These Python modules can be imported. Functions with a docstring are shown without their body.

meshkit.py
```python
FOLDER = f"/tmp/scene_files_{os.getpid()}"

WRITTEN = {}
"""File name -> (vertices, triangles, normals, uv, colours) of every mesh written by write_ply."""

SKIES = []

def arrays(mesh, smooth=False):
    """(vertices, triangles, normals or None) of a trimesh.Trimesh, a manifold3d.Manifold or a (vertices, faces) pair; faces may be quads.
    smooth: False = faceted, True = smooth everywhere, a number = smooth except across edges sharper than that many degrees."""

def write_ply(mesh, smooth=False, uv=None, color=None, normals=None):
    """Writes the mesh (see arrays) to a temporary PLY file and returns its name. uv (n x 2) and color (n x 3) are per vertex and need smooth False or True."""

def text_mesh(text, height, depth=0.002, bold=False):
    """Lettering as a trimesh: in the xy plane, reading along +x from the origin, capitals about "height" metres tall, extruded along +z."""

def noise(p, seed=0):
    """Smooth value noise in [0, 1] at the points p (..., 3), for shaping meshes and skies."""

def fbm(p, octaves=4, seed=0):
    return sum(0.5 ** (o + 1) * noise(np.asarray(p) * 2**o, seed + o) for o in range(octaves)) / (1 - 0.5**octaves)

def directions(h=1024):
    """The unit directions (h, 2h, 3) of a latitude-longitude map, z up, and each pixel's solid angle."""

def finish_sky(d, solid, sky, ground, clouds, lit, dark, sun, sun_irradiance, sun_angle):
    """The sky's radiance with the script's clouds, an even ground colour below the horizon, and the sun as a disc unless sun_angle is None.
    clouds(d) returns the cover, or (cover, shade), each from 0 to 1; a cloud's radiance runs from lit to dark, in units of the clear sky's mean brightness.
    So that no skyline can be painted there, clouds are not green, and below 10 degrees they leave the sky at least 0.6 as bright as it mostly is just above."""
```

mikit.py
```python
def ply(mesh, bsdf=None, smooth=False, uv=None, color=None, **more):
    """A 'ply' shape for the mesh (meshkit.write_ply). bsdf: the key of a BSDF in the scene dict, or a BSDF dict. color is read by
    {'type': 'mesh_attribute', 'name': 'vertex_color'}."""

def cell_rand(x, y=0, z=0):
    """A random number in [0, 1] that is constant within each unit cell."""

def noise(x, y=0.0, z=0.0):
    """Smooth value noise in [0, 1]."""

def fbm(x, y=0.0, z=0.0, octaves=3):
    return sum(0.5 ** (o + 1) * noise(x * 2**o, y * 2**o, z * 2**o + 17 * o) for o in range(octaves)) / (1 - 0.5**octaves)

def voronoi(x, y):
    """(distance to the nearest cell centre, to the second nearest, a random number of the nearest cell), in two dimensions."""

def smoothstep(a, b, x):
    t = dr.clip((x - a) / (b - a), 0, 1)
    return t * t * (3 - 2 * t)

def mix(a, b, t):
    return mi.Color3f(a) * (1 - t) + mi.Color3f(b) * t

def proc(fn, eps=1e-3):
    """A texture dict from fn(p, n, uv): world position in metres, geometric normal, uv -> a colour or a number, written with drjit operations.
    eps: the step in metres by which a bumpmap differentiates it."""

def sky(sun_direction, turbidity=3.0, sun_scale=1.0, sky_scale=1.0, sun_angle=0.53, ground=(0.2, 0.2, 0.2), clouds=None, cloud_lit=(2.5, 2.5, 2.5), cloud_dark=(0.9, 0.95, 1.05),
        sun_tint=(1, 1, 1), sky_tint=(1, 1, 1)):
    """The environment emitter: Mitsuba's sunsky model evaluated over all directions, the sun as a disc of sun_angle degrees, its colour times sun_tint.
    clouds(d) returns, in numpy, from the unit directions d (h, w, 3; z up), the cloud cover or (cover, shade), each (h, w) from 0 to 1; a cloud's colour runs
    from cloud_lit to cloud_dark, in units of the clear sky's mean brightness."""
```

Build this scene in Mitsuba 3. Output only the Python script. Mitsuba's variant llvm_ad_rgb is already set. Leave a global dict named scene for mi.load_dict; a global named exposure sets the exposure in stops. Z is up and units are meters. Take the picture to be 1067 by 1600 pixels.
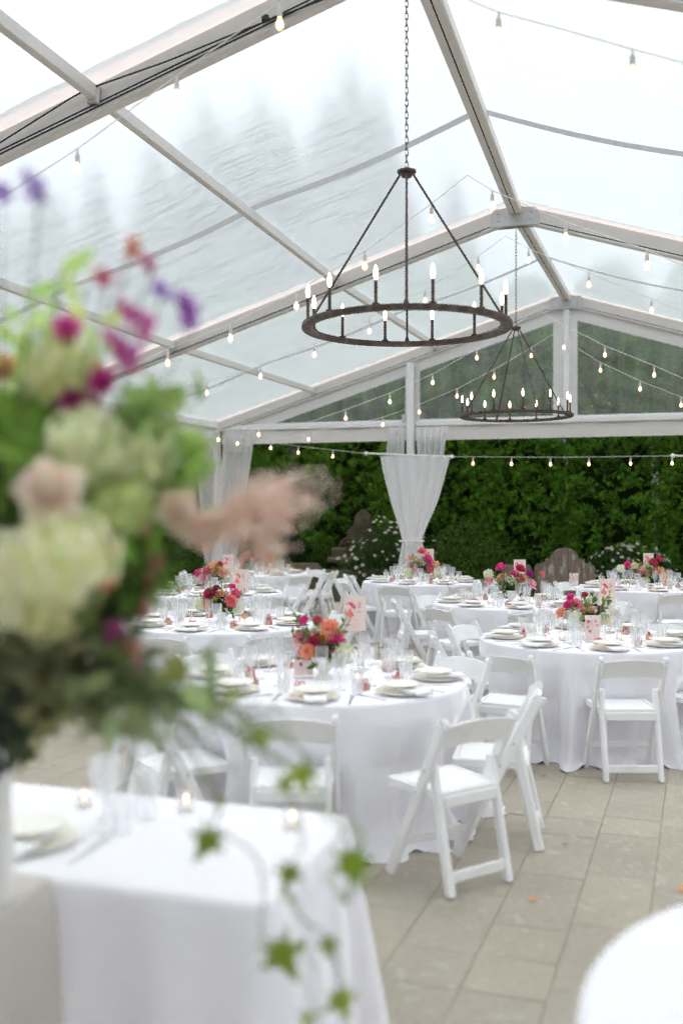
import math
import numpy as np
import trimesh
import mitsuba as mi
import drjit as dr
import mikit
import meshkit
from shapely.geometry import Polygon, box as sbox
from shapely.ops import unary_union

T = mi.ScalarTransform4f
PI = math.pi
scene, labels = {}, {}

# ------------------------------------------------------------------ camera, sky, exposure
F, CX, CY, EYE = 1556.0, 533.5, 800.0, 1.70
scene['camera'] = {'type': 'thinlens', 'fov': 2 * math.degrees(math.atan(CX / F)), 'fov_axis': 'x',
                   'to_world': T().look_at(origin=[0, 0, EYE], target=[0, 10, EYE], up=[0, 0, 1]),
                   'aperture_radius': 0.0175, 'focus_distance': 8.6, 'near_clip': 0.05, 'far_clip': 900.0}


def overcast(d):
    """An even overcast, brightest overhead and about a third as bright at the horizon."""
    up = np.clip(d[..., 2], 0, 1)
    return np.ones_like(up), (1 - up) ** .8


scene['sky_light'] = mikit.sky([0.25, 0.35, 0.9], turbidity=4, sun_scale=0.15, sun_angle=20, clouds=overcast,
                               cloud_lit=(4.68, 4.25, 4.1), cloud_dark=(.95, 1.07, 1.22))
exposure = 2.2


def P(px, py, Y):
    """The point of the world that lies at depth Y behind the photograph's pixel."""
    return np.array([(px - CX) / F * Y, Y, EYE - (py - CY) / F * Y])


# ------------------------------------------------------------------ helpers
def numbered(key):
    """The key, or the key with the next free number."""
    k, n = key, 1
    while k in used:
        k, n = f'{key}_{n:03d}', n + 1
    used.add(k)
    return k


used = set()


def thing(name, label, category, group=None, kind=None):
    key = numbered(name)
    labels[key] = {'label': label, 'category': category}
    if group:
        labels[key]['group'] = group
    if kind:
        labels[key]['kind'] = kind
    return key


def put(key, mesh, bsdf, smooth=False, color=None, **more):
    scene[key] = mikit.ply(mesh, bsdf, smooth=smooth, color=color, **more)
    return key


def part(parent, name, mesh, bsdf, smooth=False, color=None, label=None, **more):
    key = numbered(f'{parent}__{name}')
    put(key, mesh, bsdf, smooth, color, **more)
    if label:
        labels[key] = {'label': label}
    return key


def structure(name, mesh, bsdf, smooth=False):
    key = numbered(name)
    put(key, mesh, bsdf, smooth)
    labels[key] = {'kind': 'structure'}
    return key


def proto(pieces):
    """pieces: (name, mesh, bsdf, smooth[, colour]) -> a list of (name, ply dict), names numbered."""
    out, seen = [], {}
    for name, mesh, bsdf, smooth, *rest in pieces:
        n = seen.get(name, 0)
        seen[name] = n + 1
        out.append((name if n == 0 else f'{name}_{n:03d}', mikit.ply(mesh, bsdf, smooth=smooth, color=rest[0] if rest else None)))
    return out


def place(pr, key, M):
    for name, d in pr:
        k = f'{key}__{name}' if name else key
        used.add(k)
        scene[k] = {**d, 'to_world': M}


def xf(x, y, z=0.0, rot=0.0, tiltx=0.0, s=1.0):
    return T().translate([float(x), float(y), float(z)]).rotate([0, 0, 1], float(rot)).rotate([1, 0, 0], float(tiltx)).scale(float(s))


def cat(*ms):
    vs, fs, n = [], [], 0
    for m in ms:
        v, f = (m.vertices, m.faces) if hasattr(m, 'vertices') else m
        v, f = np.asarray(v, float), np.asarray(f, int)
        if f.shape[1] == 4:
            f = np.vstack([f[:, [0, 1, 2]], f[:, [0, 2, 3]]])
        vs.append(v)
        fs.append(f + n)
        n += len(v)
    return np.vstack(vs), np.vstack(fs)


def unit(v):
    v = np.asarray(v, float)
    return v / np.linalg.norm(v)


def bar(p0, p1, side, w, h, ch=0.004):
    """A chamfered bar from p0 to p1; w along side, h across."""
    p0, p1 = np.asarray(p0, float), np.asarray(p1, float)
    d = unit(p1 - p0)
    a = np.asarray(side, float)
    a = unit(a - d * (a @ d))
    b = np.cross(d, a)
    w, h = w / 2, h / 2
    ch = min(ch, w * .8, h * .8)
    ring = [(w, h - ch), (w - ch, h), (ch - w, h), (-w, h - ch), (-w, ch - h), (ch - w, -h), (w - ch, -h), (w, ch - h)]
    v = []
    L = np.linalg.norm(p1 - p0)
    e = min(ch, L / 3)
    for p, sh in ((p0, ch), (p0 + d * e, 0), (p1 - d * e, 0), (p1, ch)):
        k0, k1 = (w - sh) / w, (h - sh) / h
        v += [p + a * x * k0 + b * y * k1 for x, y in ring]
    f = []
    for r in range(3):
        for i in range(8):
            j = (i + 1) % 8
            f += [[r * 8 + i, r * 8 + j, r * 8 + 8 + j], [r * 8 + i, r * 8 + 8 + j, r * 8 + 8 + i]]
    for i in range(1, 7):
        f += [[0, i + 1, i], [24, 24 + i, 25 + i]]
    return np.array(v), np.array(f)


def box(c, size, ch=0.004):
    c, s = np.asarray(c, float), np.asarray(size, float)
    return bar(c - [0, 0, s[2] / 2], c + [0, 0, s[2] / 2], [1, 0, 0], s[0], s[1], ch)


def tube(pts, r, sides=6, cap=True):
    p = np.asarray(pts, float)
    r = np.broadcast_to(np.asarray(r, float), (len(p),))
    t = np.gradient(p, axis=0)
    t /= np.linalg.norm(t, axis=1, keepdims=True) + 1e-12
    ref = np.array([0, 0, 1.0]) if abs(t[:, 2]).mean() < .8 else np.array([1.0, 0, 0])
    a = np.cross(t, ref)
    a /= np.linalg.norm(a, axis=1, keepdims=True) + 1e-12
    b = np.cross(t, a)
    ang = np.arange(sides) * 2 * PI / sides
    v = (p[:, None] + r[:, None, None] * (np.cos(ang)[None, :, None] * a[:, None] + np.sin(ang)[None, :, None] * b[:, None])).reshape(-1, 3)
    f = []
    for i in range(len(p) - 1):
        for j in range(sides):
            k = (j + 1) % sides
            f += [[i * sides + j, (i + 1) * sides + k, i * sides + k], [i * sides + j, (i + 1) * sides + j, (i + 1) * sides + k]]
    if cap:
        n = len(v)
        v = np.vstack([v, p[0], p[-1]])
        e = (len(p) - 1) * sides
        for j in range(sides):
            k = (j + 1) % sides
            f += [[n, j, k], [n + 1, e + k, e + j]]
    return v, np.array(f)


def lathe(profile, n=20, wob=None):
    """profile: (r, z) from bottom to top."""
    pr = np.asarray(profile, float)
    ang = np.arange(n) * 2 * PI / n
    k = np.ones((len(pr), n)) if wob is None else wob(pr[:, None, 1], ang[None])
    r = pr[:, None, 0] * k
    v = np.stack([r * np.cos(ang), r * np.sin(ang), np.broadcast_to(pr[:, None, 1], r.shape)], -1).reshape(-1, 3)
    f = []
    for i in range(len(pr) - 1):
        for j in range(n):
            q = (j + 1) % n
            a, b, c, d = i * n + j, i * n + q, (i + 1) * n + q, (i + 1) * n + j
            if pr[i, 0] > 1e-6:
                f.append([a, b, c])
            if pr[i + 1, 0] > 1e-6:
                f.append([a, c, d])
    return v, np.array(f)


def move(m, off=(0, 0, 0), R=None, s=1.0):
    v, f = m
    v = np.asarray(v, float) * s
    if R is not None:
        v = v @ np.asarray(R).T
    return v + np.asarray(off, float), f


def rotz(a):
    c, s = math.cos(a), math.sin(a)
    return np.array([[c, -s, 0], [s, c, 0], [0, 0, 1]])


def frame_of(d, spin):
    """Rotation matrices (n, 3, 3) whose z axis is d, spun by spin."""
    d = d / np.linalg.norm(d, axis=1, keepdims=True)
    ref = np.where(np.abs(d[:, 2:]) < .95, [[0, 0, 1.0]], [[1.0, 0, 0]])
    x = np.cross(ref, d)
    x /= np.linalg.norm(x, axis=1, keepdims=True)
    y = np.cross(d, x)
    c, s = np.cos(spin)[:, None], np.sin(spin)[:, None]
    return np.stack([x * c + y * s, -x * s + y * c, d], -1)


def scatter(m, pos, R, s, col=None):
    """Copies of the small mesh m under (R, s, pos) as one mesh, one colour per copy."""
    v, f = np.asarray(m[0], float), np.asarray(m[1], int)
    n = len(pos)
    s = np.broadcast_to(np.asarray(s, float).reshape(-1, 1, 1), (n, 1, 1))
    vs = np.einsum('nij,vj->nvi', R, v) * s + np.asarray(pos)[:, None]
    fs = (f[None] + (np.arange(n) * len(v))[:, None, None]).reshape(-1, 3)
    c = None if col is None else np.repeat(np.asarray(col), len(v), 0)
    return (vs.reshape(-1, 3), fs), c


def join(pieces):
    """(mesh, colour) pairs -> one mesh and its colours."""
    return cat(*[p[0] for p in pieces]), np.vstack([p[1] for p in pieces])


def tint(rng, base, n, spread=.15, hue=.06):
    c = np.asarray(base, float) * (1 + rng.uniform(-spread, spread, (n, 1))) * (1 + rng.uniform(-hue, hue, (n, 3)))
    return np.clip(c, 0.002, .95)


def extrude(poly, depth):
    m = trimesh.creation.extrude_polygon(poly, depth, engine='earcut')
    return np.array(m.vertices), np.array(m.faces)


# ------------------------------------------------------------------ materials
def rgb(*c):
    return {'type': 'rgb', 'value': list(c)}


def mat(key, base, rough=.5, metallic=0.0, spec=.5, bump=None, two=True, **more):
    b = base if isinstance(base, dict) else rgb(*base)
    d = {'type': 'principled', 'base_color': b, 'roughness': rough, 'metallic': metallic, 'specular': spec, **more}
    if bump is not None:
        d = {'type': 'bumpmap', 'tex': bump[0], 'scale': bump[1], 'nested': d}
    scene[key] = {'type': 'twosided', 'nested': d} if two else d


def thin(key, base, trans=.6, rough=.6):
    b = base if isinstance(base, dict) else rgb(*base)
    scene[key] = {'type': 'principledthin', 'base_color': b, 'roughness': rough, 'diff_trans': trans, 'spec_trans': 0.0, 'eta': 1.3}


VC = {'type': 'mesh_attribute', 'name': 'vertex_color'}
nz, fbm, mix, sst = mikit.noise, mikit.fbm, mikit.mix, mikit.smoothstep


def paver_colour(a, b):
    def fn(p, n, uv):
        g = fbm(p.x * 70, p.y * 70, 0, 3)
        big = fbm(p.x * 2.2 + 9, p.y * 2.2, 3, 4)
        stain = sst(.55, .8, fbm(p.x * 1.1, p.y * 1.1 + 5, 1, 4))
        spot = sst(.80, .86, nz(p.x * 23, p.y * 23, 7)) * sst(.4, .6, nz(p.x * 3, p.y * 3, 2))
        c = mix(a, b, dr.clip(.55 * g + .6 * big - .1, 0, 1))
        c = c * (1 - .22 * stain)
        return mix(c, (.56, .54, .50), .22 * spot)
    return mikit.proc(fn)


def paver_bump(p, n, uv):
    return fbm(p.x * 120, p.y * 120, 0, 3)


for i, (a, b) in enumerate([((.285, .255, .205), (.445, .405, .338)), ((.297, .264, .209), (.46, .417, .345)), ((.276, .25, .203), (.432, .396, .333))]):
    mat(f'm_paver_{i}', paver_colour(a, b), .85, spec=.3, bump=(mikit.proc(paver_bump, 2e-3), .003))
mat('m_joint', (.30, .26, .20), .95, spec=.1)
mat('m_soil', mikit.proc(lambda p, n, uv: mix((.018, .014, .010), (.05, .038, .026), fbm(p.x * 5, p.y * 5, 0, 4))), .95, spec=.1)
mat('m_resin', mikit.proc(lambda p, n, uv: mix((.825, .83, .835), (.74, .745, .74), sst(.5, .8, fbm(p.x * 5, p.y * 5, p.z * 5, 4)))), .42, spec=.4)
mat('m_pad', (.83, .84, .84), .5, spec=.4)


def weave(p, n, uv):
    return .75 * fbm(p.x * 7, p.y * 7, p.z * 3.5, 4) + .12 * fbm(p.x * 60, p.y * 60, p.z * 30, 2)


mat('m_cloth', (.78, .77, .81), .9, spec=.15, bump=(mikit.proc(weave, 4e-3), .016), sheen=.3)
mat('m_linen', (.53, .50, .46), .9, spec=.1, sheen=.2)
thin('m_drape', (.86, .86, .88), .6, .9)
mat('m_alu', mikit.proc(lambda p, n, uv: mix((.60, .59, .565), (.68, .67, .645), fbm(p.x * 3, p.y * 3, p.z * 8, 3))), .42, metallic=.12, spec=.4)
mat('m_alu_white', (.74, .74, .745), .4, spec=.4)
mat('m_groove', (.05, .05, .05), .8)
mat('m_steel', mikit.proc(lambda p, n, uv: mix((.42, .43, .43), (.58, .58, .57), fbm(p.x * 25, p.y * 25, p.z * 25, 3))), .42, metallic=.7)
thin('m_pvc', (.84, .84, .855), 1.0, .6)
thin('m_seam', (.50, .51, .535), .9, .6)
mat('m_bronze', mikit.proc(lambda p, n, uv: mix((.055, .038, .030), (.12, .084, .066), sst(.35, .75, fbm(p.x * 30, p.y * 30, p.z * 30, 3)))), .45, metallic=.45)
mat('m_black', (.02, .02, .022), .5)
mat('m_cord', (.78, .77, .75), .6)
mat('m_cream', (.80, .775, .70), .22, spec=.5, clearcoat=.4)
mat('m_napkin', (.80, .80, .82), .9, spec=.1)
mat('m_silver', (.75, .75, .76), .16, metallic=1.0)
mat('m_gold', (.80, .58, .28), .25, metallic=1.0)
mat('m_kraft', (.55, .40, .30), .8, spec=.2)
mat('m_ribbon', (.50, .035, .12), .4, spec=.4)
mat('m_card', (.86, .69, .64), .7, spec=.2)
mat('m_print_coral', (.86, .25, .20), .7, spec=.2)
mat('m_print_pink', (.62, .08, .17), .7, spec=.2)
mat('m_print_peach', (.88, .52, .42), .7, spec=.2)
mat('m_print_ink', (.24, .13, .14), .7, spec=.2)
mat('m_print_faint', (.66, .50, .48), .7, spec=.2)
mat('m_ceramic', (.76, .75, .72), .35, spec=.5)
mat('m_wax', (.85, .82, .74), .5, spec=.4)
mat('m_stone', mikit.proc(lambda p, n, uv: mix(mix((.055, .05, .036), (.17, .145, .10), fbm(p.x * 6, p.y * 6, p.z * 6, 4)), (.045, .055, .02), .6 * sst(.5, .75, fbm(p.x * 3 + 4, p.y * 3, p.z * 3, 4)))), .95, spec=.2,
    bump=(mikit.proc(lambda p, n, uv: fbm(p.x * 18, p.y * 18, p.z * 18, 4), 4e-3), .03))


def old_wood(p, n, uv):
    grain = fbm(p.x * 60, p.y * 20, p.z * 3.5, 4)
    tone = mix((.12, .094, .075), (.27, .22, .18), grain)
    peel = sst(.60, .72, fbm(p.x * 26 + 3, 0, p.z * 4.5, 4))
    return mix(tone, (.45, .42, .38), .75 * peel)


mat('m_wood', mikit.proc(old_wood), .9, spec=.15)
mat('m_bark', mikit.proc(lambda p, n, uv: mix((.03, .022, .016), (.09, .07, .05), fbm(p.x * 9, p.y * 9, p.z * 2, 3))), .95, spec=.1)
thin('m_leaf', VC, .7, .45)
thin('m_hedge', VC, .7, .6)
thin('m_petal', VC, 1.15, .7)
mat('m_stem', (.10, .16, .05), .7)
scene['m_glass'] = {'type': 'thindielectric', 'int_ior': 1.4}
thin('m_frost', (.86, .88, .90), 1.1, .3)


def cut(p, n, uv):
    q = dr.abs(dr.sin(p.z * 190 + 9 * nz(p.x * 60, p.y * 60))) * dr.abs(dr.sin((p.x + p.y) * 160))
    return .12 + .42 * sst(.35, .8, q)


scene['m_crystal'] = {'type': 'blendbsdf', 'weight': mikit.proc(cut), 'a': {'type': 'thindielectric', 'int_ior': 1.5},
                      'b': {'type': 'principledthin', 'base_color': rgb(.88, .90, .92), 'roughness': .2, 'diff_trans': 1.0, 'spec_trans': 0.0, 'eta': 1.5}}
scene['m_clear'] = {'type': 'blendbsdf', 'weight': .10, 'a': {'type': 'thindielectric', 'int_ior': 1.5},
                    'b': {'type': 'principledthin', 'base_color': rgb(.9, .9, .92), 'roughness': .2, 'diff_trans': 1.0, 'spec_trans': 0.0, 'eta': 1.5}}

AX = unit([.2846, .9586, 0])            # the tent's length, away from the camera
LT = unit([.9586, -.2846, 0])           # across the tent, to the right


def streaks(p, n, uv):
    """Rain and condensation on the clear roof: runs down the slope."""
    s = p.x * AX[0] + p.y * AX[1]
    w = p.x * LT[0] + p.y * LT[1]
    bend = 1.2 * nz(s * .8, w * .5, 3)
    run = fbm((s + .10 * bend) * 40, w * 2.6, 0, 4)
    fine = fbm(s * 60, w * 6.0, 5, 3)
    drops = fbm(s * 60, w * 60, 2, 2)
    patch = fbm(s * .7, w * .45, 8, 3)
    wet = sst(.42, .70, run + .4 * (patch - .5)) * sst(.3, .6, fine)
    return dr.clip(.56 - .14 * wet + .16 * (drops - .5), .12, .9)


scene['m_roof_vinyl'] = {'type': 'blendbsdf', 'weight': mikit.proc(streaks), 'a': {'type': 'principledthin', 'base_color': rgb(.81, .91, .955), 'roughness': .22, 'spec_trans': .97, 'diff_trans': 1.6, 'eta': 1.25},
                         'b': {'type': 'principledthin', 'base_color': rgb(.655, .78, .85), 'roughness': .4, 'diff_trans': 1.75, 'spec_trans': 0.0, 'eta': 1.3}}


def dusty(p, n, uv):
    w = p.x * LT[0] + p.y * LT[1]
    return dr.clip(.13 + .16 * (fbm(w * 9, p.z * 1.2, 0, 4) - .4) + .12 * (fbm(w * 40, p.z * 40, 2, 2) - .5), .05, .5)


scene['m_side_vinyl'] = {'type': 'blendbsdf', 'weight': mikit.proc(dusty), 'a': {'type': 'thindielectric', 'int_ior': 1.4},
                         'b': {'type': 'principledthin', 'base_color': rgb(.85, .90, .92), 'roughness': .4, 'diff_trans': 1.0, 'spec_trans': 0.0, 'eta': 1.3}}


scene['m_bulb_glass'] = {'type': 'blendbsdf', 'weight': .30, 'a': {'type': 'thindielectric', 'int_ior': 1.5},
                         'b': {'type': 'principledthin', 'base_color': rgb(.86, .74, .62), 'roughness': .25, 'diff_trans': 1.0, 'spec_trans': 0.0, 'eta': 1.5}}
mat('m_socket', (.60, .59, .57), .5)


scene['m_curtain_vinyl'] = {'type': 'blendbsdf', 'weight': .66, 'a': {'type': 'thindielectric', 'int_ior': 1.4},
                            'b': {'type': 'principledthin', 'base_color': rgb(.92, .93, .95), 'roughness': .4, 'diff_trans': .7, 'spec_trans': 0.0, 'eta': 1.3}}
mat('m_orange', (.80, .30, .08), .6, spec=.2)


def lamp(r, g, b):
    return {'type': 'area', 'radiance': rgb(r, g, b)}


# ------------------------------------------------------------------ ground, patio
AX2 = unit([.338, .941, 0])             # the paving runs a little more across
LT2 = np.array([AX2[1], -AX2[0], 0])
structure('ground', (np.array([[-400, -400, -.06], [400, -400, -.06], [400, 400, -.06], [-400, 400, -.06]], float), np.array([[0, 1, 2], [0, 2, 3]])), 'm_soil')
c0 = P(640, 0, 1)[:2]
O2 = np.array([.62, 4.0, 0])


def pav(a, b, z=0.0):
    return O2 + LT2 * a + AX2 * b + np.array([0, 0, z])


patio_base = np.array([pav(-9.5, -8, -.006), pav(9, -8, -.006), pav(9, 14.6, -.006), pav(-9.5, 14.6, -.006)])
structure('patio', (patio_base, np.array([[0, 1, 2], [0, 2, 3]])), 'm_joint')
rng = np.random.default_rng(11)
PW, PL = .305, .61
cells = []
for i in range(-31, 31):
    b = -7.9 + rng.uniform(0, PL)
    while b < 14.5:
        L_ = min(PL * rng.choice([.5, .5, .5, 1, 1]), 14.55 - b)
        a = i * PW - .036
        if abs(a) < 9 and L_ > .1:
            cells.append((a, b, L_, pav(a + PW / 2, b + L_ / 2)))
        b += L_


def paver(a, b, PL):
    g = .0017
    dz = rng.normal(0, .0012, 4)
    q = [(a + g, b + g), (a + PW - g, b + g), (a + PW - g, b + PL - g), (a + g, b + PL - g)]
    e = .003
    q2 = [(a + g + e, b + g + e), (a + PW - g - e, b + g + e), (a + PW - g - e, b + PL - g - e), (a + g + e, b + PL - g - e)]
    v = [pav(x, y, -.010) for x, y in q] + [pav(x, y, -.003 + d) for (x, y), d in zip(q, dz)] + [pav(x, y, d) for (x, y), d in zip(q2, dz)]
    f = [[8, 9, 10], [8, 10, 11]]
    for k in range(4):
        m = (k + 1) % 4
        f += [[k, m, 4 + m], [k, 4 + m, 4 + k], [4 + k, 4 + m, 8 + m], [4 + k, 8 + m, 8 + k]]
    return np.array(v), np.array(f)


def seen(c):
    if c[1] < 2.2:
        return 1e9
    u = abs((c[0]) / c[1]) * F
    return c[1] if u < 590 and c[1] > 2.9 else 100 + c[1] + u / 100


cells.sort(key=lambda c: seen(c[3]))
rest = []
for k, (a, b, L_, c) in enumerate(cells):
    m = paver(a, b, L_)
    if k < 298:
        part('patio', 'paver', m, f'm_paver_{int(rng.integers(3))}')
    else:
        rest.append(m)
kk = part('patio', 'far_paving', cat(*rest), 'm_paver_0')
labels[kk] = {'kind': 'stuff'}

# ------------------------------------------------------------------ tent
HR, PITCH, HALF = EYE + 3.76, .316, 6.5
APEX = [np.array([-.50 - 1.62, -4.1 - .35, HR]), np.array([-.95 - .15, 1.1, HR]), np.array([.455, 6.45, HR]), np.array([2.12, 12.15, HR]), np.array([3.86, 17.1, HR])]
APEX[1] = APEX[2] - AX * 5.75
APEX[0] = APEX[1] - AX * 5.6


def tp(i, w, dz=0.0, fwd=0.0):
    """A point of frame i, w metres right of the ridge, on the roof line."""
    return APEX[i] + LT * w + np.array([0, 0, -PITCH * abs(w) + dz]) + AX * fwd


tent = thing('clear_roof_tent', 'large frame tent with clear vinyl roof and white aluminium rafters over the whole patio', 'tent')
UP = np.array([0, 0, 1.0])
for i in range(5):
    for s in (-1, 1):
        n = unit(np.array([0, 0, 1.0]) + LT * s * PITCH)
        part(tent, 'rafter', bar(tp(i, 0, -.11), tp(i, s * HALF, -.11), AX, .10, .20, .012), 'm_alu')
        # the keder channel that runs along each face of the rafter
        for q in (-1, 1):
            part(tent, 'channel', bar(tp(i, s * .3, -.175, q * .0515), tp(i, s * (HALF - .1), -.175, q * .0515), AX, .006, .012, .002), 'm_groove')
        if i < 4 or s == -1 or True:
            e = tp(i, s * HALF, -.1)
            part(tent, 'leg', bar([e[0], e[1], 0], [e[0], e[1], e[2]], AX, .13, .10, .012), 'm_alu_white')
    g = [(-.29, -.10), (-.25, -.02), (.25, -.02), (.29, -.10), (.29, -.235), (-.29, -.235)]
    v, f = extrude(Polygon(g), .014)
    B = np.stack([LT, UP, -AX], -1)
    for q in (-1, 1):
        part(tent, 'apex_plate', (v @ B.T + APEX[i] + np.array([0, 0, -.045]) + AX * (q * .062 + .007), f), 'm_steel')
        for x in (-.2, .2):
            for z in (-.1, -.19):
                c = APEX[i] + LT * x + np.array([0, 0, z - .045 + .03]) + AX * q * .072
                part(tent, 'bolt', tube([c - AX * .012, c + AX * .012], .016, 6), 'm_steel')
for i in range(4):
    a, b = APEX[i], APEX[i + 1]
    d = unit(b - a)
    a, b = a + d * .06, b - d * .06
    part(tent, 'ridge_beam', bar(a + [0, 0, -.075], b + [0, 0, -.075], LT, .155, .11, .012), 'm_alu')
    part(tent, 'channel', bar(a + [0, 0, -.131], b + [0, 0, -.131], LT, .012, .006, .002), 'm_groove')
    for s in (-1, 1):
        for w in (2.27, 4.55):
            a, b = tp(i, s * w, -.085, .06), tp(i + 1, s * w, -.085, -.06)
            part(tent, 'purlin', bar(a, b, UP, .10, .065, .008), 'm_alu')
            part(tent, 'bracket', box(tp(i + 1, s * w, -.10, -.085), (.09, .05, .13), .006), 'm_steel')
        a, b = tp(i, s * HALF, -.06, .06), tp(i + 1, s * HALF, -.06, -.06)
        part(tent, 'eave_beam', bar(a, b, UP, .14, .10, .012), 'm_alu_white')
    # clear vinyl skin with its white edge strips and the welded seam at mid bay
    for s in (-1, 1):
        nu, nv = 26, 40
        u, vv = np.meshgrid(np.linspace(.028, .972, nu), np.linspace(.012, 1.0, nv), indexing='ij')
        A = tp(i, 0)[None, None] + vv[..., None] * (tp(i, s * HALF) - tp(i, 0))
        Bm = tp(i + 1, 0)[None, None] + vv[..., None] * (tp(i + 1, s * HALF) - tp(i + 1, 0))
        pts = A + u[..., None] * (Bm - A)
        sag = -.05 * np.sin(PI * u) * np.sin(PI * np.clip(vv * 3 % 1, 0, 1)) + .010 * (meshkit.fbm(np.stack([u * 9, vv * 7, 0 * u + i + s], -1)) - .5)
        pts[..., 2] += sag + .008
        idx = np.arange(nu * nv).reshape(nu, nv)
        q = np.stack([idx[:-1, :-1], idx[1:, :-1], idx[1:, 1:], idx[:-1, 1:]], -1).reshape(-1, 4)
        part(tent, 'roof_panel', (pts.reshape(-1, 3), q), 'm_roof_vinyl', True)

        def strip(u0, u1, dz, nm, bs, wob=0):
            vv1 = np.linspace(.0, 1.0, 60)
            rows = []
            for uu in (u0, u1):
                k = uu + (wob * .0010 * np.sin(vv1 * 70 + i) * (uu in (u0 if u0 > .5 else u1,)))
                A = tp(i, 0)[None] + vv1[:, None] * (tp(i, s * HALF) - tp(i, 0))[None]
                Bm = tp(i + 1, 0)[None] + vv1[:, None] * (tp(i + 1, s * HALF) - tp(i + 1, 0))[None]
                r = A + k[:, None] * (Bm - A) if np.ndim(k) else A + k * (Bm - A)
                r[:, 2] += dz - (.05 * np.sin(PI * uu) * np.sin(PI * np.clip(vv1 * 3 % 1, 0, 1)))
                rows.append(r)
            v = np.vstack(rows)
            n = len(vv1)
            ii = np.arange(n - 1)
            part(tent, nm, (v, np.stack([ii, ii + 1, ii + n + 1, ii + n], -1)), bs, True)
        strip(.0, .040, .002, 'edge_strip', 'm_pvc', 1)
        strip(.960, 1.0, .002, 'edge_strip', 'm_pvc', 1)
        strip(.4885, .5115, -.004, 'seam_strip', 'm_seam')

# gable wall at the far end
GB = np.stack([LT, UP, -AX], -1)


def gpx(px, py, off=0.0):
    """(w, z) in the gable's plane behind a pixel."""
    o = APEX[4] + AX * off
    d = P(px, py, 1.0) - np.array([0, 0, EYE])
    t = (o @ AX) / (d @ AX)
    p = d * t + np.array([0, 0, EYE])
    return float((p - o) @ LT), float(p[2])


def gpoint(w, z, off=0.0):
    return np.array([APEX[4][0], APEX[4][1], 0]) + LT * w + UP * z + AX * off


def gable_mesh(poly, depth, off):
    v, f = extrude(poly, depth)
    return v @ GB.T + np.array([APEX[4][0], APEX[4][1], 0]) + AX * off, f


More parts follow.
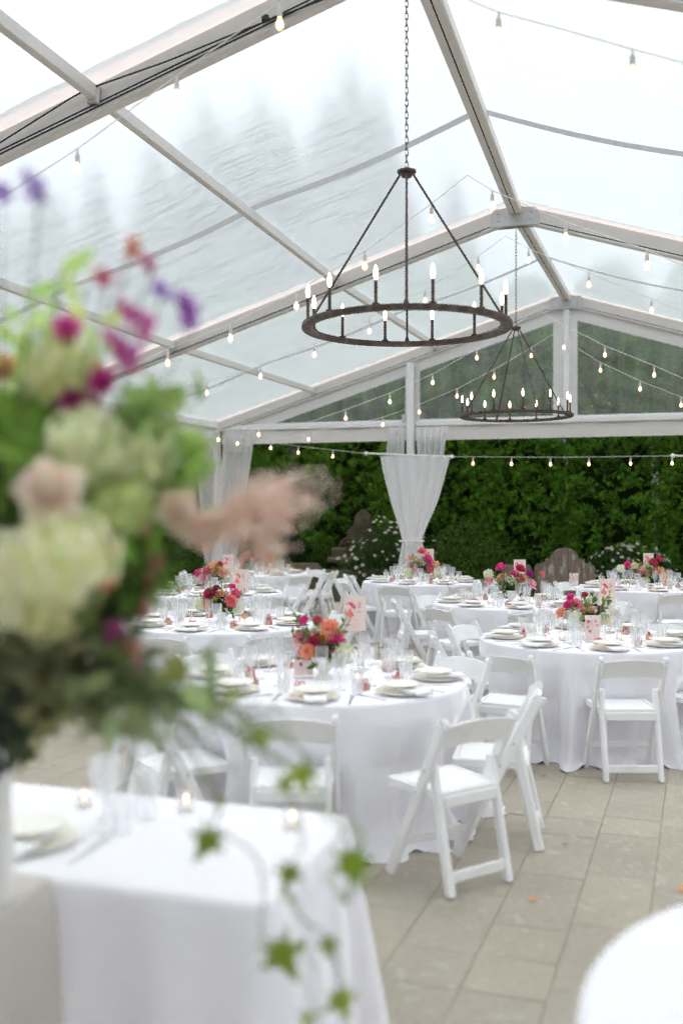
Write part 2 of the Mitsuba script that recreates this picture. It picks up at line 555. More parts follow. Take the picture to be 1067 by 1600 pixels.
zb, zt = gpx(660, 657)[1], HR - .23
outline = Polygon([(-HALF + .1, zb), (HALF - .1, zb), (HALF - .1, HR - PITCH * HALF - .2), (0, HR - .2), (-HALF + .1, HR - PITCH * HALF - .2)])
outline = Polygon([(-HALF + .15, zb), (HALF - .15, zb), (HALF - .15, HR - PITCH * (HALF - .15) - .2), (0, HR - .2), (-HALF + .15, HR - PITCH * (HALF - .15) - .2)]).buffer(0)
wl, wr = gpx(655.5, 560)[0], gpx(864, 560)[0]
wl0, wr0 = gpx(633, 560)[0], gpx(902, 560)[0]
inset = .42
wins = []
for a, b in ((-6.3, wl0), (wl, wr), (wr0, -wl0 - .1), (-wl + .15, 6.3)):
    top = Polygon([(a, zb + .02), (b, zb + .02), (b, HR - inset - PITCH * abs(b)), (a, HR - inset - PITCH * abs(a))] if (a < 0) == (b < 0) or True else [])
    lim = Polygon([(-HALF, HR - inset - PITCH * HALF), (0, HR - inset), (HALF, HR - inset - PITCH * HALF), (HALF, zb + .02), (-HALF, zb + .02)])
    w_ = sbox(a, zb + .025, b, HR).intersection(lim.buffer(0))
    if not w_.is_empty:
        wins.append(w_)
frame_poly = outline
for w_ in wins:
    frame_poly = frame_poly.difference(w_)
part(tent, 'gable_border', gable_mesh(frame_poly, .006, .02), 'm_pvc', label='white vinyl border around the clear gable windows')
for w_ in wins:
    x, y = w_.exterior.xy
    tri = trimesh.creation.triangulate_polygon(w_.buffer(.02, join_style=2), engine='earcut')
    v = np.column_stack([tri[0], np.zeros(len(tri[0]))])
    part(tent, 'gable_window', (v @ GB.T + np.array([APEX[4][0], APEX[4][1], 0]) + AX * .028, tri[1]), 'm_side_vinyl')
zb2 = gpx(660, 688)[1]
part(tent, 'gable_beam', bar(gpoint(-HALF + .1, zb - .05, 0), gpoint(HALF - .1, zb - .05, 0), UP, .10, .08, .01), 'm_alu_white')
w_, z_ = np.linspace(-HALF + .1, HALF - .1, 140), np.linspace(zb2, zb - .103, 5)
W_, Z_ = np.meshgrid(w_, z_, indexing='ij')
dep = .02 * np.sin(W_ * 17) * (zb - Z_) + .012 * np.sin(W_ * 5.3) + .02
vp = np.array([gpoint(a, b, c) for a, b, c in zip(W_.ravel(), Z_.ravel(), dep.ravel())])
ii = np.arange(vp.shape[0]).reshape(W_.shape)
part(tent, 'valance', (vp, np.stack([ii[:-1, :-1], ii[1:, :-1], ii[1:, 1:], ii[:-1, 1:]], -1).reshape(-1, 4)), 'm_pvc', True)
part(tent, 'gable_post', bar(gpoint(0, zb, -.01), gpoint(0, HR - .25, -.01), LT, .10, .08, .01), 'm_alu_white')
wp = gpx(643, 690)[0]
for s in (1, -1):
    part(tent, 'gable_post', bar(gpoint(s * wp, 0, -.08), gpoint(s * wp, HR - PITCH * abs(wp) - .24, -.08), LT, .13, .11, .012), 'm_alu_white')
    part(tent, 'channel', bar(gpoint(s * wp + .075, zb2, -.08), gpoint(s * wp + .075, HR - PITCH * abs(wp) - .3, -.08), LT, .02, .03, .003), 'm_steel')
    part(tent, 'latch', box(gpoint(s * wp - .12, zb + .05, -.06), (.09, .05, .13), .01), 'm_steel')
# left long side: valance under the eave
for i in (2, 3):
    a, b = tp(i, -HALF, -.13, .08), tp(i + 1, -HALF, -.13, -.08)
    n = 60
    tt = np.linspace(0, 1, n)[:, None]
    ln = a + (b - a) * tt
    rows = []
    for k, z in enumerate((0, -.12, -.24, -.36)):
        rows.append(ln + [0, 0, z] - LT * (.012 * k * np.sin(np.arange(n) * 1.1)[:, None] + .01))
    v = np.vstack(rows)
    ii = np.arange(4 * n).reshape(4, n)
    part(tent, 'valance', (v, np.stack([ii[:-1, :-1], ii[1:, :-1], ii[1:, 1:], ii[:-1, 1:]], -1).reshape(-1, 4)), 'm_pvc', True)


# ------------------------------------------------------------------ drapes
def drape(bottoms, nfold, amp, seed, n=160, thick=0.0):
    """bottoms: rows (z, left point xy, right point xy, fold depth factor) from top to bottom; returns a pleated sheet."""
    r = np.random.default_rng(seed)
    x = np.linspace(0, 1, n)
    ph = r.uniform(0, 6, 4)
    fold = .6 * np.sin(x * 2 * PI * nfold + ph[0]) + .3 * np.sin(x * 2 * PI * nfold * 1.7 + ph[1]) + .25 * np.sin(x * 2 * PI * nfold * .47 + ph[2])
    rows = []
    for z, l, rr, k in bottoms:
        l, rr = np.asarray(l, float), np.asarray(rr, float)
        p = l + (rr - l) * x[:, None]
        nrm = unit(np.array([-(rr - l)[1], (rr - l)[0]]))
        p = p + nrm * (fold * amp * k)[:, None]
        rows.append(np.column_stack([p, np.full(n, z)]))
    v = np.vstack(rows)
    ii = np.arange(len(rows) * n).reshape(len(rows), n)
    return v, np.stack([ii[:-1, :-1], ii[1:, :-1], ii[1:, 1:], ii[:-1, 1:]], -1).reshape(-1, 4)


def spline(xs, ys, x):
    from scipy.interpolate import PchipInterpolator
    return PchipInterpolator(xs, ys)(x)


# rod and white curtain in front of the gable post
offc = -.34
lw = [(713, 594, 704), (730, 597, 699), (760, 604, 691), (790, 612, 681), (815, 620, 670), (835, 626, 662), (845, 628, 659), (852, 627, 661), (875, 623, 664), (905, 621, 665), (930, 620, 666)]
ys = np.array([a for a, _, _ in lw], float)
rows = []
for y in np.concatenate([np.linspace(713, 838, 22), np.linspace(840, 852, 7), np.linspace(858, 925, 12)]):
    l, r_ = spline(ys, [b for _, b, _ in lw], y), spline(ys, [c for _, _, c in lw], y)
    wl_, z0 = gpx(l, y, offc)
    wr_, _ = gpx(r_, y, offc)
    k = 1.0 + 1.2 * math.exp(-((y - 845) / 40) ** 2) * .0 + .5 * (y > 850)
    squeeze = .35 + .65 * min(1, abs(y - 845) / 60)
    rows.append((z0, gpoint(wl_, 0, offc)[:2], gpoint(wr_, 0, offc)[:2], squeeze * k))
zfl = rows[-1][0]
rows.append((.02, rows[-1][1], rows[-1][2], 1.4))
cur = thing('curtain', 'white curtain on a rod in front of the gable post, gathered by a cord tie', 'curtain')
part(cur, 'fabric', drape(rows, 6, .04, 3), 'm_drape', True)
wt, zt_ = gpx(643, 845.5, offc)
th = np.linspace(0, 2 * PI, 33)
ring = np.array([gpoint(wt + .215 * math.cos(a), zt_ + .004 * math.sin(3 * a), offc + .07 * math.sin(a)) for a in th])
hang = np.array([gpoint(wt - .08 + .01 * math.sin(k * .9), zt_ - k * .035, offc - .075 - .01 * (k % 2)) for k in range(13)])
part(cur, 'tie_cord', cat(tube(ring, .014, 6), tube(hang, .013, 6), move(lathe([(0, -.02), (.022, 0), (.02, .03), (0, .05)], 8), hang[-1])), 'm_cord', True)
rod = thing('curtain_rod', 'white curtain rod with ball ends across the gable post', 'curtain rod')
p0, p1 = gpoint(*gpx(572, 708.5, offc), offc), gpoint(*gpx(706, 713.5, offc), offc)
part(rod, 'pole', tube([p0, (p0 + p1) / 2, p1], .016, 8), 'm_cord', True)
for p_ in (p0, p1):
    part(rod, 'finial', move(lathe([(0, -.04), (.03, -.025), (.04, 0), (.03, .025), (0, .04)], 12), p_), 'm_cord', True)
rod2 = thing('curtain_rod', 'white curtain rod with ball end entering at the right edge of the photo', 'curtain rod')
p2, p3 = gpoint(*gpx(1051, 712, offc), offc), gpoint(*gpx(1180, 716, offc), offc)
part(rod2, 'pole', tube([p2, (p2 + p3) / 2, p3], .016, 8), 'm_cord', True)
part(rod2, 'finial', move(lathe([(0, -.04), (.03, -.025), (.04, 0), (.03, .025), (0, .04)], 12), p2), 'm_cord', True)


def vinyl_curtain(label, l_top, r_top, y_top, l_bot, r_bot, y_bot, off, seed, to_floor=False, mid=None):
    """A clear sidewall pushed together, with its pleated white head band and white edges."""
    t = thing('clear_side_curtain', label, 'curtain')
    rws, hd = [], []
    for k in np.linspace(0, 1, 14):
        y = y_top + (y_bot - y_top) * k
        kk = k if mid is None else k
        l, r_ = l_top + (l_bot - l_top) * kk, r_top + (r_bot - r_top) * kk
        a, z = gpx(l, y, off)
        b, _ = gpx(r_, y, off)
        rws.append((z, gpoint(a, 0, off)[:2], gpoint(b, 0, off)[:2], 1.0))
    if to_floor:
        rws.append((.03, rws[-1][1], rws[-1][2], 1.0))
    v, f = drape(rws, 5, .05, seed)
    zt, zl = rws[0][0], rws[-1][0]
    n = 160
    nr = len(rws)
    fc = f.reshape(nr - 1, n - 1, 4)
    e = 16
    cut_ = 4 if not to_floor else 2
    part(t, 'clear_sheet', (v, fc[cut_:, e:-e].reshape(-1, 4)), 'm_curtain_vinyl', True)
    part(t, 'head_band', (v, fc[:cut_, e:-e].reshape(-1, 4)), 'm_pvc', True)
    part(t, 'edge_band', (v, fc[:, :e].reshape(-1, 4)), 'm_pvc', True)
    part(t, 'edge_band', (v, fc[:, -e:].reshape(-1, 4)), 'm_pvc', True)


vinyl_curtain('clear vinyl side curtain bunched left of the gable post, above the white curtain', 608, 632, 668, 602, 631, 716, -.18, 1)
vinyl_curtain('clear vinyl side curtain bunched right of the gable post, above the white curtain', 649, 699, 668, 652, 692, 716, -.18, 2)
vinyl_curtain('clear vinyl corner curtain with white edges, right of the pair at far left', 352, 399, 674, 330, 368, 885, -.10, 4, True)
vinyl_curtain('clear vinyl corner curtain with white edges, left of the pair at far left', 303, 345, 670, 322, 349, 885, .25, 5, True)


# ------------------------------------------------------------------ chandeliers
def chandelier(label, top, hub_y, ring_y, phi_c, phi_r):
    Y = top[1]
    hz, rz = EYE - (hub_y - CY) / F * Y, EYE - (ring_y - CY) / F * Y
    t = thing('candle_chandelier', label, 'chandelier')
    c = np.array([top[0], top[1], rz])
    Ro, Ri, h = .685, .624, .032
    prof = [(Ri, -h / 2), (Ro - .004, -h / 2), (Ro, -h / 2 + .004), (Ro, h / 2 - .004), (Ro - .004, h / 2), (Ri, h / 2), (Ri, -h / 2)]
    part(t, 'ring', move(lathe(prof, 96), c), 'm_bronze', 40)
    hub = np.array([top[0], top[1], hz])
    part(t, 'hub', move(lathe([(0, -.035), (.035, -.032), (.04, -.012), (.062, -.006), (.062, .008), (.03, .016), (.012, .03), (0, .034)], 20), hub), 'm_bronze', 40)
    for k in range(4):
        a = math.radians(phi_r + 90 * k)
        d = np.array([math.sin(a), -math.cos(a), 0])
        e = c + d * .65 + [0, 0, h / 2]
        part(t, 'rod', tube([hub + d * .045 - [0, 0, .02], e], .0075, 8), 'm_bronze', True)
        part(t, 'rod_foot', move(lathe([(0, -.005), (.016, 0), (.014, .02), (.009, .03), (0, .032)], 10), e), 'm_bronze', True)
    # chain: links turned by quarter turns
    n, L = 0, .052
    z = hz + .02
    link = []
    while z < top[2] - .1:
        ang = np.linspace(0, 2 * PI, 13)
        pts = np.stack([np.cos(ang) * .011, 0 * ang, np.sin(ang) * .026 + .026], -1)
        link.append(move(tube(pts, .0032, 5, False), (top[0], top[1], z), rotz(PI / 2 * (n % 2) + .3)))
        z += .0405
        n += 1
    part(t, 'chain', cat(*link), 'm_bronze', True)
    part(t, 'hook', tube([[top[0], top[1], z], [top[0], top[1], z + .12]], .006, 6), 'm_steel')
    tubep = lathe([(0, -.012), (.022, -.010), (.024, .0), (.0112, .004), (.0102, .02), (.0102, .138), (0, .14)], 12)
    bulb = lathe([(.006, .14), (.0105, .15), (.0145, .170), (.0135, .19), (.009, .212), (.003, .228), (0, .232)], 12)
    for k in range(12):
        a = math.radians(phi_c + 30 * k)
        e = c + np.array([math.sin(a), -math.cos(a), 0]) * .65 + [0, 0, h / 2 + .012]
        ck = part(t, 'candle', move(tubep, e), 'm_bronze', 40)
        bk = part(t, 'bulb', move(bulb, e), 'm_wax', True)
        scene[bk]['emitter'] = lamp(1.7, 1.15, .68)


chandelier('nearer iron ring chandelier with twelve candle bulbs, hanging on a long chain', np.array([.425, 6.5, HR - .2]), 268, 511, -20, -4)
chandelier('farther iron ring chandelier with twelve candle bulbs, below the second roof apex', np.array([2.12, 12.1, HR - .28]), 512, 650, -3, 12)

# ------------------------------------------------------------------ string lights
SOCK = lathe([(0, .0), (.006, .0), (.007, -.03), (.014, -.034), (.015, -.075), (.012, -.08), (0, -.08)], 10)
BULB = lathe([(.012, -.08), (.014, -.09), (.024, -.115), (.024, -.130), (.016, -.148), (0, -.155)], 10)
CORE = lathe([(0, -.142), (.012, -.134), (.016, -.118), (.010, -.100), (.004, -.092), (0, -.09)], 8)
P_SOCK, P_BULB, P_CORE = mikit.ply(SOCK, 'm_socket', smooth=True), mikit.ply(BULB, 'm_bulb_glass', smooth=True), mikit.ply(CORE, 'm_wax', smooth=True)
HOOKS = []


def plane_pt(px, py, o):
    d = P(px, py, 1.0) - np.array([0, 0, EYE])
    t = (o @ AX) / (d @ AX)
    return d * t + np.array([0, 0, EYE])


def string_light(label, o, pts, bulbs, r=.0035, bend=True):
    """pts: pixels the cord passes; bulbs: pixels of the sockets' tops; o: a point of the upright plane across the tent."""
    t = thing('string_light', label, 'string lights', 'strings of globe lights across the tent')
    w = [plane_pt(x, y, o) for x, y in pts]
    part(t, 'cord', tube(np.array(w), r, 5), 'm_cord', True)
    part_line = np.array(w)
    k = np.linspace(0, 1, len(part_line))
    for x, y in bulbs:
        p = plane_pt(x, y, o)
        M = xf(*p)
        for nm, d in (('socket', P_SOCK), ('bulb', P_BULB)):
            key = numbered(f'{t}__{nm}')
            scene[key] = {**d, 'to_world': M}
        key = numbered(f'{key}__filament')
        scene[key] = {**P_CORE, 'to_world': M, 'emitter': lamp(3.2, 1.8, .9)}
    return t


def along(pts, n0, n1, n):
    """n pixels along a cord's pixels, from fraction n0 to n1."""
    p = np.array(pts, float)
    L = np.concatenate([[0], np.cumsum(np.linalg.norm(np.diff(p, axis=0), axis=1))])
    s = np.linspace(n0, n1, n) * L[-1]
    return list(zip(np.interp(s, L, p[:, 0]), np.interp(s, L, p[:, 1])))


pl = lambda Yc, X=0.0: np.array([X, Yc, 0.0])
string_light('string of globe lights nearest the camera, crossing the upper left corner', pl(5.35),
             [(560, -85), (437, 3), (276, 117), (121, 232), (-40, 335)], [(437, 3), (276, 117), (121, 232)])
string_light('string of globe lights nearest the camera, crossing the upper right corner', pl(5.3),
             [(640, -50), (735, 0), (779, 18), (880, 45), (988, 76), (1067, 97), (1160, 125)], [(779, 18), (988, 76)])
s3 = [(0, 645), (120, 605), (200, 575), (262, 545), (360, 506), (463, 455), (570, 392), (674, 318), (730, 273), (769, 297), (884, 346), (1011, 390), (1067, 414), (1130, 440)]
string_light('second string of globe lights, peaking just above the nearer chandelier', pl(7.9),
             s3, [(262, 545), (360, 506), (463, 455), (570, 392), (674, 318), (769, 297), (884, 346), (1011, 390)])
s4 = [(60, 680), (160, 650), (240, 616), (323, 597), (407, 571), (491, 537), (577, 500), (664, 452), (747, 400), (790, 368), (826, 388), (920, 426), (1018, 466), (1100, 500)]
string_light('third string of globe lights, passing behind the nearer chandelier ring', pl(10.7),
             s4, [(240, 618), (323, 597), (407, 571), (491, 537), (577, 500), (664, 452), (747, 400), (826, 388), (920, 426), (1018, 466)])
s5 = [(260, 690), (345, 672), (404, 664), (476, 662), (540, 640), (609, 614), (676, 584), (745, 545), (800, 510), (839, 484), (880, 507), (945, 540), (1022, 571), (1110, 610)]
string_light('fourth string of globe lights, peaking beside the farther chandelier chain', pl(13.9),
             s5, [(341, 674), (404, 666), (540, 640), (609, 614), (676, 584), (745, 545), (945, 540), (1022, 571)])
s6 = [(360, 700), (480, 678), (598, 652), (655, 632), (714, 607), (772, 577), (830, 543), (868, 519), (905, 546), (938, 566), (1000, 595), (1064, 620), (1130, 650)]
string_light('fifth string of globe lights, closest to the gable windows', pl(15.9),
             s6, [(482, 675), (598, 652), (655, 632), (714, 607), (772, 577), (830, 543), (881, 530), (938, 566), (1000, 595), (1064, 620)])
s7 = [(346, 680), (371, 683), (419, 690), (466, 697), (520, 703), (572, 708.5)]
string_light('string of globe lights from the left corner to the curtain rod', APEX[4] + AX * -.36, s7, [(371, 683), (423, 690), (466, 697), (520, 703)])
s8 = [(706, 713.5), (880, 714.5), (1051, 712)]
string_light('level string of globe lights in front of the dark green hedge', APEX[4] + AX * -.36, s8, [(739, 713.7), (799, 714.2), (860, 714.5), (920, 714), (985, 713.3), (1050, 712.5)])
# along the left eave
t = thing('string_light', 'string of globe lights along the left eave, mostly behind the big bouquet', 'string lights', 'strings of globe lights across the tent')
e0, e1 = tp(2, -HALF + .25, -.30), tp(4, -HALF + .3, -.45)
ln = np.array([e0 + (e1 - e0) * k for k in np.linspace(0, 1, 9)])
ln[1::2, 2] -= .06
part(t, 'cord', tube(ln, .004, 5), 'm_cord', True)
for p_ in ln[1:-1]:
    M = xf(*p_)
    for nm, d in (('socket', P_SOCK), ('bulb', P_BULB)):
        key = numbered(f'{t}__{nm}')
        scene[key] = {**d, 'to_world': M}
    scene[numbered(f'{key}__filament')] = {**P_CORE, 'to_world': M, 'emitter': lamp(3.2, 1.8, .9)}

# black power cables that run along the rafters
def cable(label, pts, r=.006):
    k = thing('power_cable', label, 'cable')
    p = np.array(pts)
    q = np.linspace(0, len(p) - 1, len(p) * 6)
    pp = np.column_stack([np.interp(q, np.arange(len(p)), p[:, j]) for j in range(3)])
    put(k, tube(pp, r, 6), 'm_black', True)


cable('straight black power cable along the nearest left rafter', [tp(2, -w, -.165, -.075) for w in (6.2, 4.5, 3.2, 2.0, .4)])
cable('slack black power cable looped to the purlin bracket of the nearest rafter', [tp(2, -4.6, -.175, -.08), tp(2, -3.3, -.15, -.09), tp(2, -2.35, -.05, -.11), tp(2, -1.7, -.12, -.09), tp(2, -1.2, -.15, -.08), tp(2, -.5, -.21, -.07), tp(2, .2, -.20, -.07)])
cable('black power cable along the second left rafter', [tp(3, -w, -.185, -.075) for w in (5.9, 4.5, 3.2, 2.0, .4)], .006)
cab = thing('cable_connector', 'black cable connector clipped to the nearest rafter beside a globe light', 'connector')
put(cab, box(tp(2, -.98, -.15, -.085), (.05, .04, .04), .006), 'm_black')


# ------------------------------------------------------------------ round tables under white cloths
RT, HT = .80, .76


def periodic(rng, freqs, amps):
    ph = rng.uniform(0, 2 * PI, len(freqs))
    return lambda th: sum(a * np.sin(f * th + p) for f, a, p in zip(freqs, amps, ph))


def round_cloth(R, H, seed, tucks=(), n=300):
    r = np.random.default_rng(seed)
    th = np.arange(n) * 2 * PI / n
    fr = r.choice(np.arange(9, 24), 6, replace=False)
    g = periodic(r, fr, r.uniform(.5, 1, 6) / 3.2)
    fold = g(th + .12 * np.sin(3 * th + r.uniform(0, 6)))
    fold = np.tanh(1.6 * fold)
    fine = periodic(r, r.integers(30, 60, 4), [.25] * 4)(th)
    tuck = np.zeros(n)
    for a in tucks:
        d = (th - a + PI) % (2 * PI) - PI
        tuck = np.maximum(tuck, np.exp(-(d / .27) ** 4))
    rows = [(np.full(n, rr), np.full(n, H)) for rr in (.3, .6, .74)]
    rows.append((np.full(n, R - .02), np.full(n, H)))
    for k in np.linspace(0, PI / 2, 5)[1:]:
        rows.append((R - .02 + .02 * np.sin(k) + 0 * th, H - .02 + .02 * np.cos(k) + 0 * th))
    for t in np.linspace(.04, 1, 26):
        amp = .13 * t ** .85
        rad = R + .004 + .035 * t + amp * fold * (1 - .3 * tuck)
        rad = rad - .13 * tuck * np.clip((t - .12) / .3, 0, 1) * np.clip((1.12 - t) / .3, 0, 1)
        z = (H - .02) * (1 - t)
        if t > .9:
            u = (t - .9) / .1
            rad = rad + u * u * (.05 + .035 * fine + .03 * fold)
            z = z * (1 - .75 * u) + .004 + .03 * u * np.clip(fine, 0, 1)
        rows.append((rad, z + 0 * th))
    v = np.vstack([np.column_stack([a * np.cos(th), a * np.sin(th), np.maximum(b, .004)]) for a, b in rows])
    v = np.vstack([v, [0, 0, H]])
    f = []
    ii = np.arange(n)
    jj = (ii + 1) % n
    for k in range(len(rows) - 1):
        f.append(np.stack([k * n + ii, (k + 1) * n + ii, (k + 1) * n + jj], 1))
        f.append(np.stack([k * n + ii, (k + 1) * n + jj, k * n + jj], 1))
    f.append(np.stack([np.full(n, len(v) - 1), ii, jj], 1))
    return v, np.vstack(f)


def rect_cloth(L, W, H, seed, n=420, rad=.05, flare=.06, amp0=.09, quiet=None):
    """A cloth over a rectangle centred on the origin, its corners hanging in cones."""
    r = np.random.default_rng(seed)
    base = sbox(-L / 2 + rad, -W / 2 + rad, L / 2 - rad, W / 2 - rad)
    ring = base.buffer(rad, quad_segs=24).exterior
    s = np.linspace(0, ring.length, n, endpoint=False)
    p = np.array([ring.interpolate(x).coords[0] for x in s])
    c = np.clip(p, [-L / 2 + rad, -W / 2 + rad], [L / 2 - rad, W / 2 - rad])
    nr = p - c
    tang = np.roll(p, -1, 0) - np.roll(p, 1, 0)
    nr = np.column_stack([tang[:, 1], -tang[:, 0]])
    nr /= np.linalg.norm(nr, axis=1, keepdims=True)
    if (nr * p).sum() < 0:
        nr = -nr
    th = s / ring.length * 2 * PI
    fr = r.choice(np.arange(12, 30), 6, replace=False)
    fold = np.tanh(1.5 * periodic(r, fr, r.uniform(.5, 1, 6) / 3)(th))
    fine = periodic(r, r.integers(40, 70, 4), [.25] * 4)(th)
    corner = np.zeros(n)
    for cx in (-L / 2, L / 2):
        for cy in (-W / 2, W / 2):
            corner = np.maximum(corner, np.exp(-(np.linalg.norm(p - [cx, cy], axis=1) / .13) ** 2))
    k_ = np.ones(n) if quiet is None else quiet(p)
    rows = []
    for q in (.0, .5, .93):
        rows.append(np.column_stack([p * q, np.full(n, H)]))
    for k in np.linspace(0, PI / 2, 6):
        rows.append(np.column_stack([p - nr * (.022 * (1 - np.sin(k))), np.full(n, H - .022 + .022 * np.cos(k))]))
    for t in np.linspace(.04, 1, 26):
        o = (.004 + flare * t * .6 + amp0 * t ** .8 * fold + corner * .15 * t ** .9) * k_
        z = (H - .022) * (1 - t) + .004 + 0 * s
        if t > .92:
            u = (t - .92) / .08
            o = o + u * u * (.04 + .03 * fine) * k_
        rows.append(np.column_stack([p + nr * o[:, None], z]))
    v = np.vstack(rows)
    f = []
    ii = np.arange(n)
    jj = (ii + 1) % n
    for k in range(len(rows) - 1):
        f += [np.stack([k * n + ii, (k + 1) * n + ii, (k + 1) * n + jj], 1), np.stack([k * n + ii, (k + 1) * n + jj, k * n + jj], 1)]
    f = np.vstack(f)
    # outward winding
    a, b, c3 = v[f[-1]]
    if np.cross(b - a, c3 - a) @ np.array([*a[:2], 0]) < 0:
        f = f[:, ::-1]
    return v, f


TABLES = {
    '2': dict(c=(-.10, 5.61), off=-94, name='nearest round table, marked two'),
    '5': dict(c=(1.836, 7.39), off=-91, name='round table marked five'),
    '6': dict(c=(-1.02, 8.46), off=-106, name='round table marked six'),
    '9': dict(c=(1.75, 10.3), off=-92, name='round table marked nine'),
    '10': dict(c=(-1.5, 11.7), off=-98, name='round table marked ten'),
    'c': dict(c=(1.09, 13.5), off=-112, name='far table below the draped post'),
    'r': dict(c=(3.75, 12.4), off=-90, name='far right table by white roses'),
    'l': dict(c=(-1.33, 15.3), off=-96, name='farthest left table by corner drapes'),
}
DIRS = ['front', 'front right', 'right', 'back right', 'back', 'back left', 'left', 'front left']
#         chair radius, jitter
CHAIR_SET = {}      # (table, k) -> (x, y, facing degrees) or None
for k_, t_ in TABLES.items():
    r = np.random.default_rng(sum(map(ord, k_)) + 5)
    for q in range(8):
        a = math.radians(t_['off'] + 45 * q)
        rad = 1.03 + r.uniform(-.05, .06)
        a2 = a + r.uniform(-.04, .04)
        x, y = t_['c'][0] + rad * math.cos(a2), t_['c'][1] + rad * math.sin(a2)
        CHAIR_SET[k_, q] = (x, y, math.degrees(a2) + 90 + r.uniform(-7, 7))


def at_chair(feet, facing):
    """Chair origin from the middle of its rear feet and the way it faces (x, y)."""
    d = unit([*facing, 0])[:2]
    o = np.asarray(feet) + d * .13
    return float(o[0]), float(o[1]), math.degrees(math.atan2(-d[0], d[1]))


CHAIR_SET['2', 1] = at_chair((.62, 4.47), (-.56, .83))
CHAIR_SET['2', 0] = at_chair((-.235, 4.47), (.03, 1))
CHAIR_SET['2', 2] = at_chair((1.02, 5.15), (-.97, .2))
CHAIR_SET['5', 0] = at_chair((1.83, 6.24), (.0, 1))
CHAIR_SET['5', 7] = at_chair((1.02, 6.42), (.45, .9))


def chair_angle(k, q):
    x, y, _ = CHAIR_SET[k, q]
    c = TABLES[k]['c']
    return math.atan2(y - c[1], x - c[0])


for i, (k, t_) in enumerate(TABLES.items()):
    key = thing('round_table', f'{t_["name"].replace("round table", "round table under a floor length white cloth") if "round" in t_["name"] else t_["name"] + ", under white cloth"}', 'table', 'round tables under white cloths')
    t_['key'] = key
    part(key, 'tablecloth', move(round_cloth(RT, HT, 20 + i, [chair_angle(k, q) for q in range(8)]), (*t_['c'], 0)), 'm_cloth', True)
key = thing('round_table', 'bare round table under white cloth cut by the lower right corner', 'table', 'round tables under white cloths')
part(key, 'tablecloth', move(round_cloth(.87, HT, 77), (1.29, 1.67, 0)), 'm_cloth', True)

# ------------------------------------------------------------------ long tables at the lower left
UA, VA = unit([-.951, .309, 0]), unit([.27, .963, 0])
PA = np.array([-.170, 2.36, 0])
LA, WA = 2.6, .76
cA = PA + UA * LA / 2 + VA * WA / 2
RA = np.stack([-UA, VA, [0, 0, 1]], 1)
key = thing('long_table', 'blurred long table under white cloth at the lower left, set for dinner', 'table')
part(key, 'tablecloth', move(rect_cloth(LA, WA, HT, 5, quiet=lambda p: np.where((p[:, 1] < 0) & (p[:, 0] < .68), .1, 1.0)), cA, RA), 'm_cloth', True)
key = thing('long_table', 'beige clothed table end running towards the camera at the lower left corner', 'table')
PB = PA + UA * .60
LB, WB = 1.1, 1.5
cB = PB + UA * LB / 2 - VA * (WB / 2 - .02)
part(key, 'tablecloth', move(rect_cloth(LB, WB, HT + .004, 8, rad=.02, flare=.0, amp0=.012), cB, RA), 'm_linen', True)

# ------------------------------------------------------------------ folding chairs


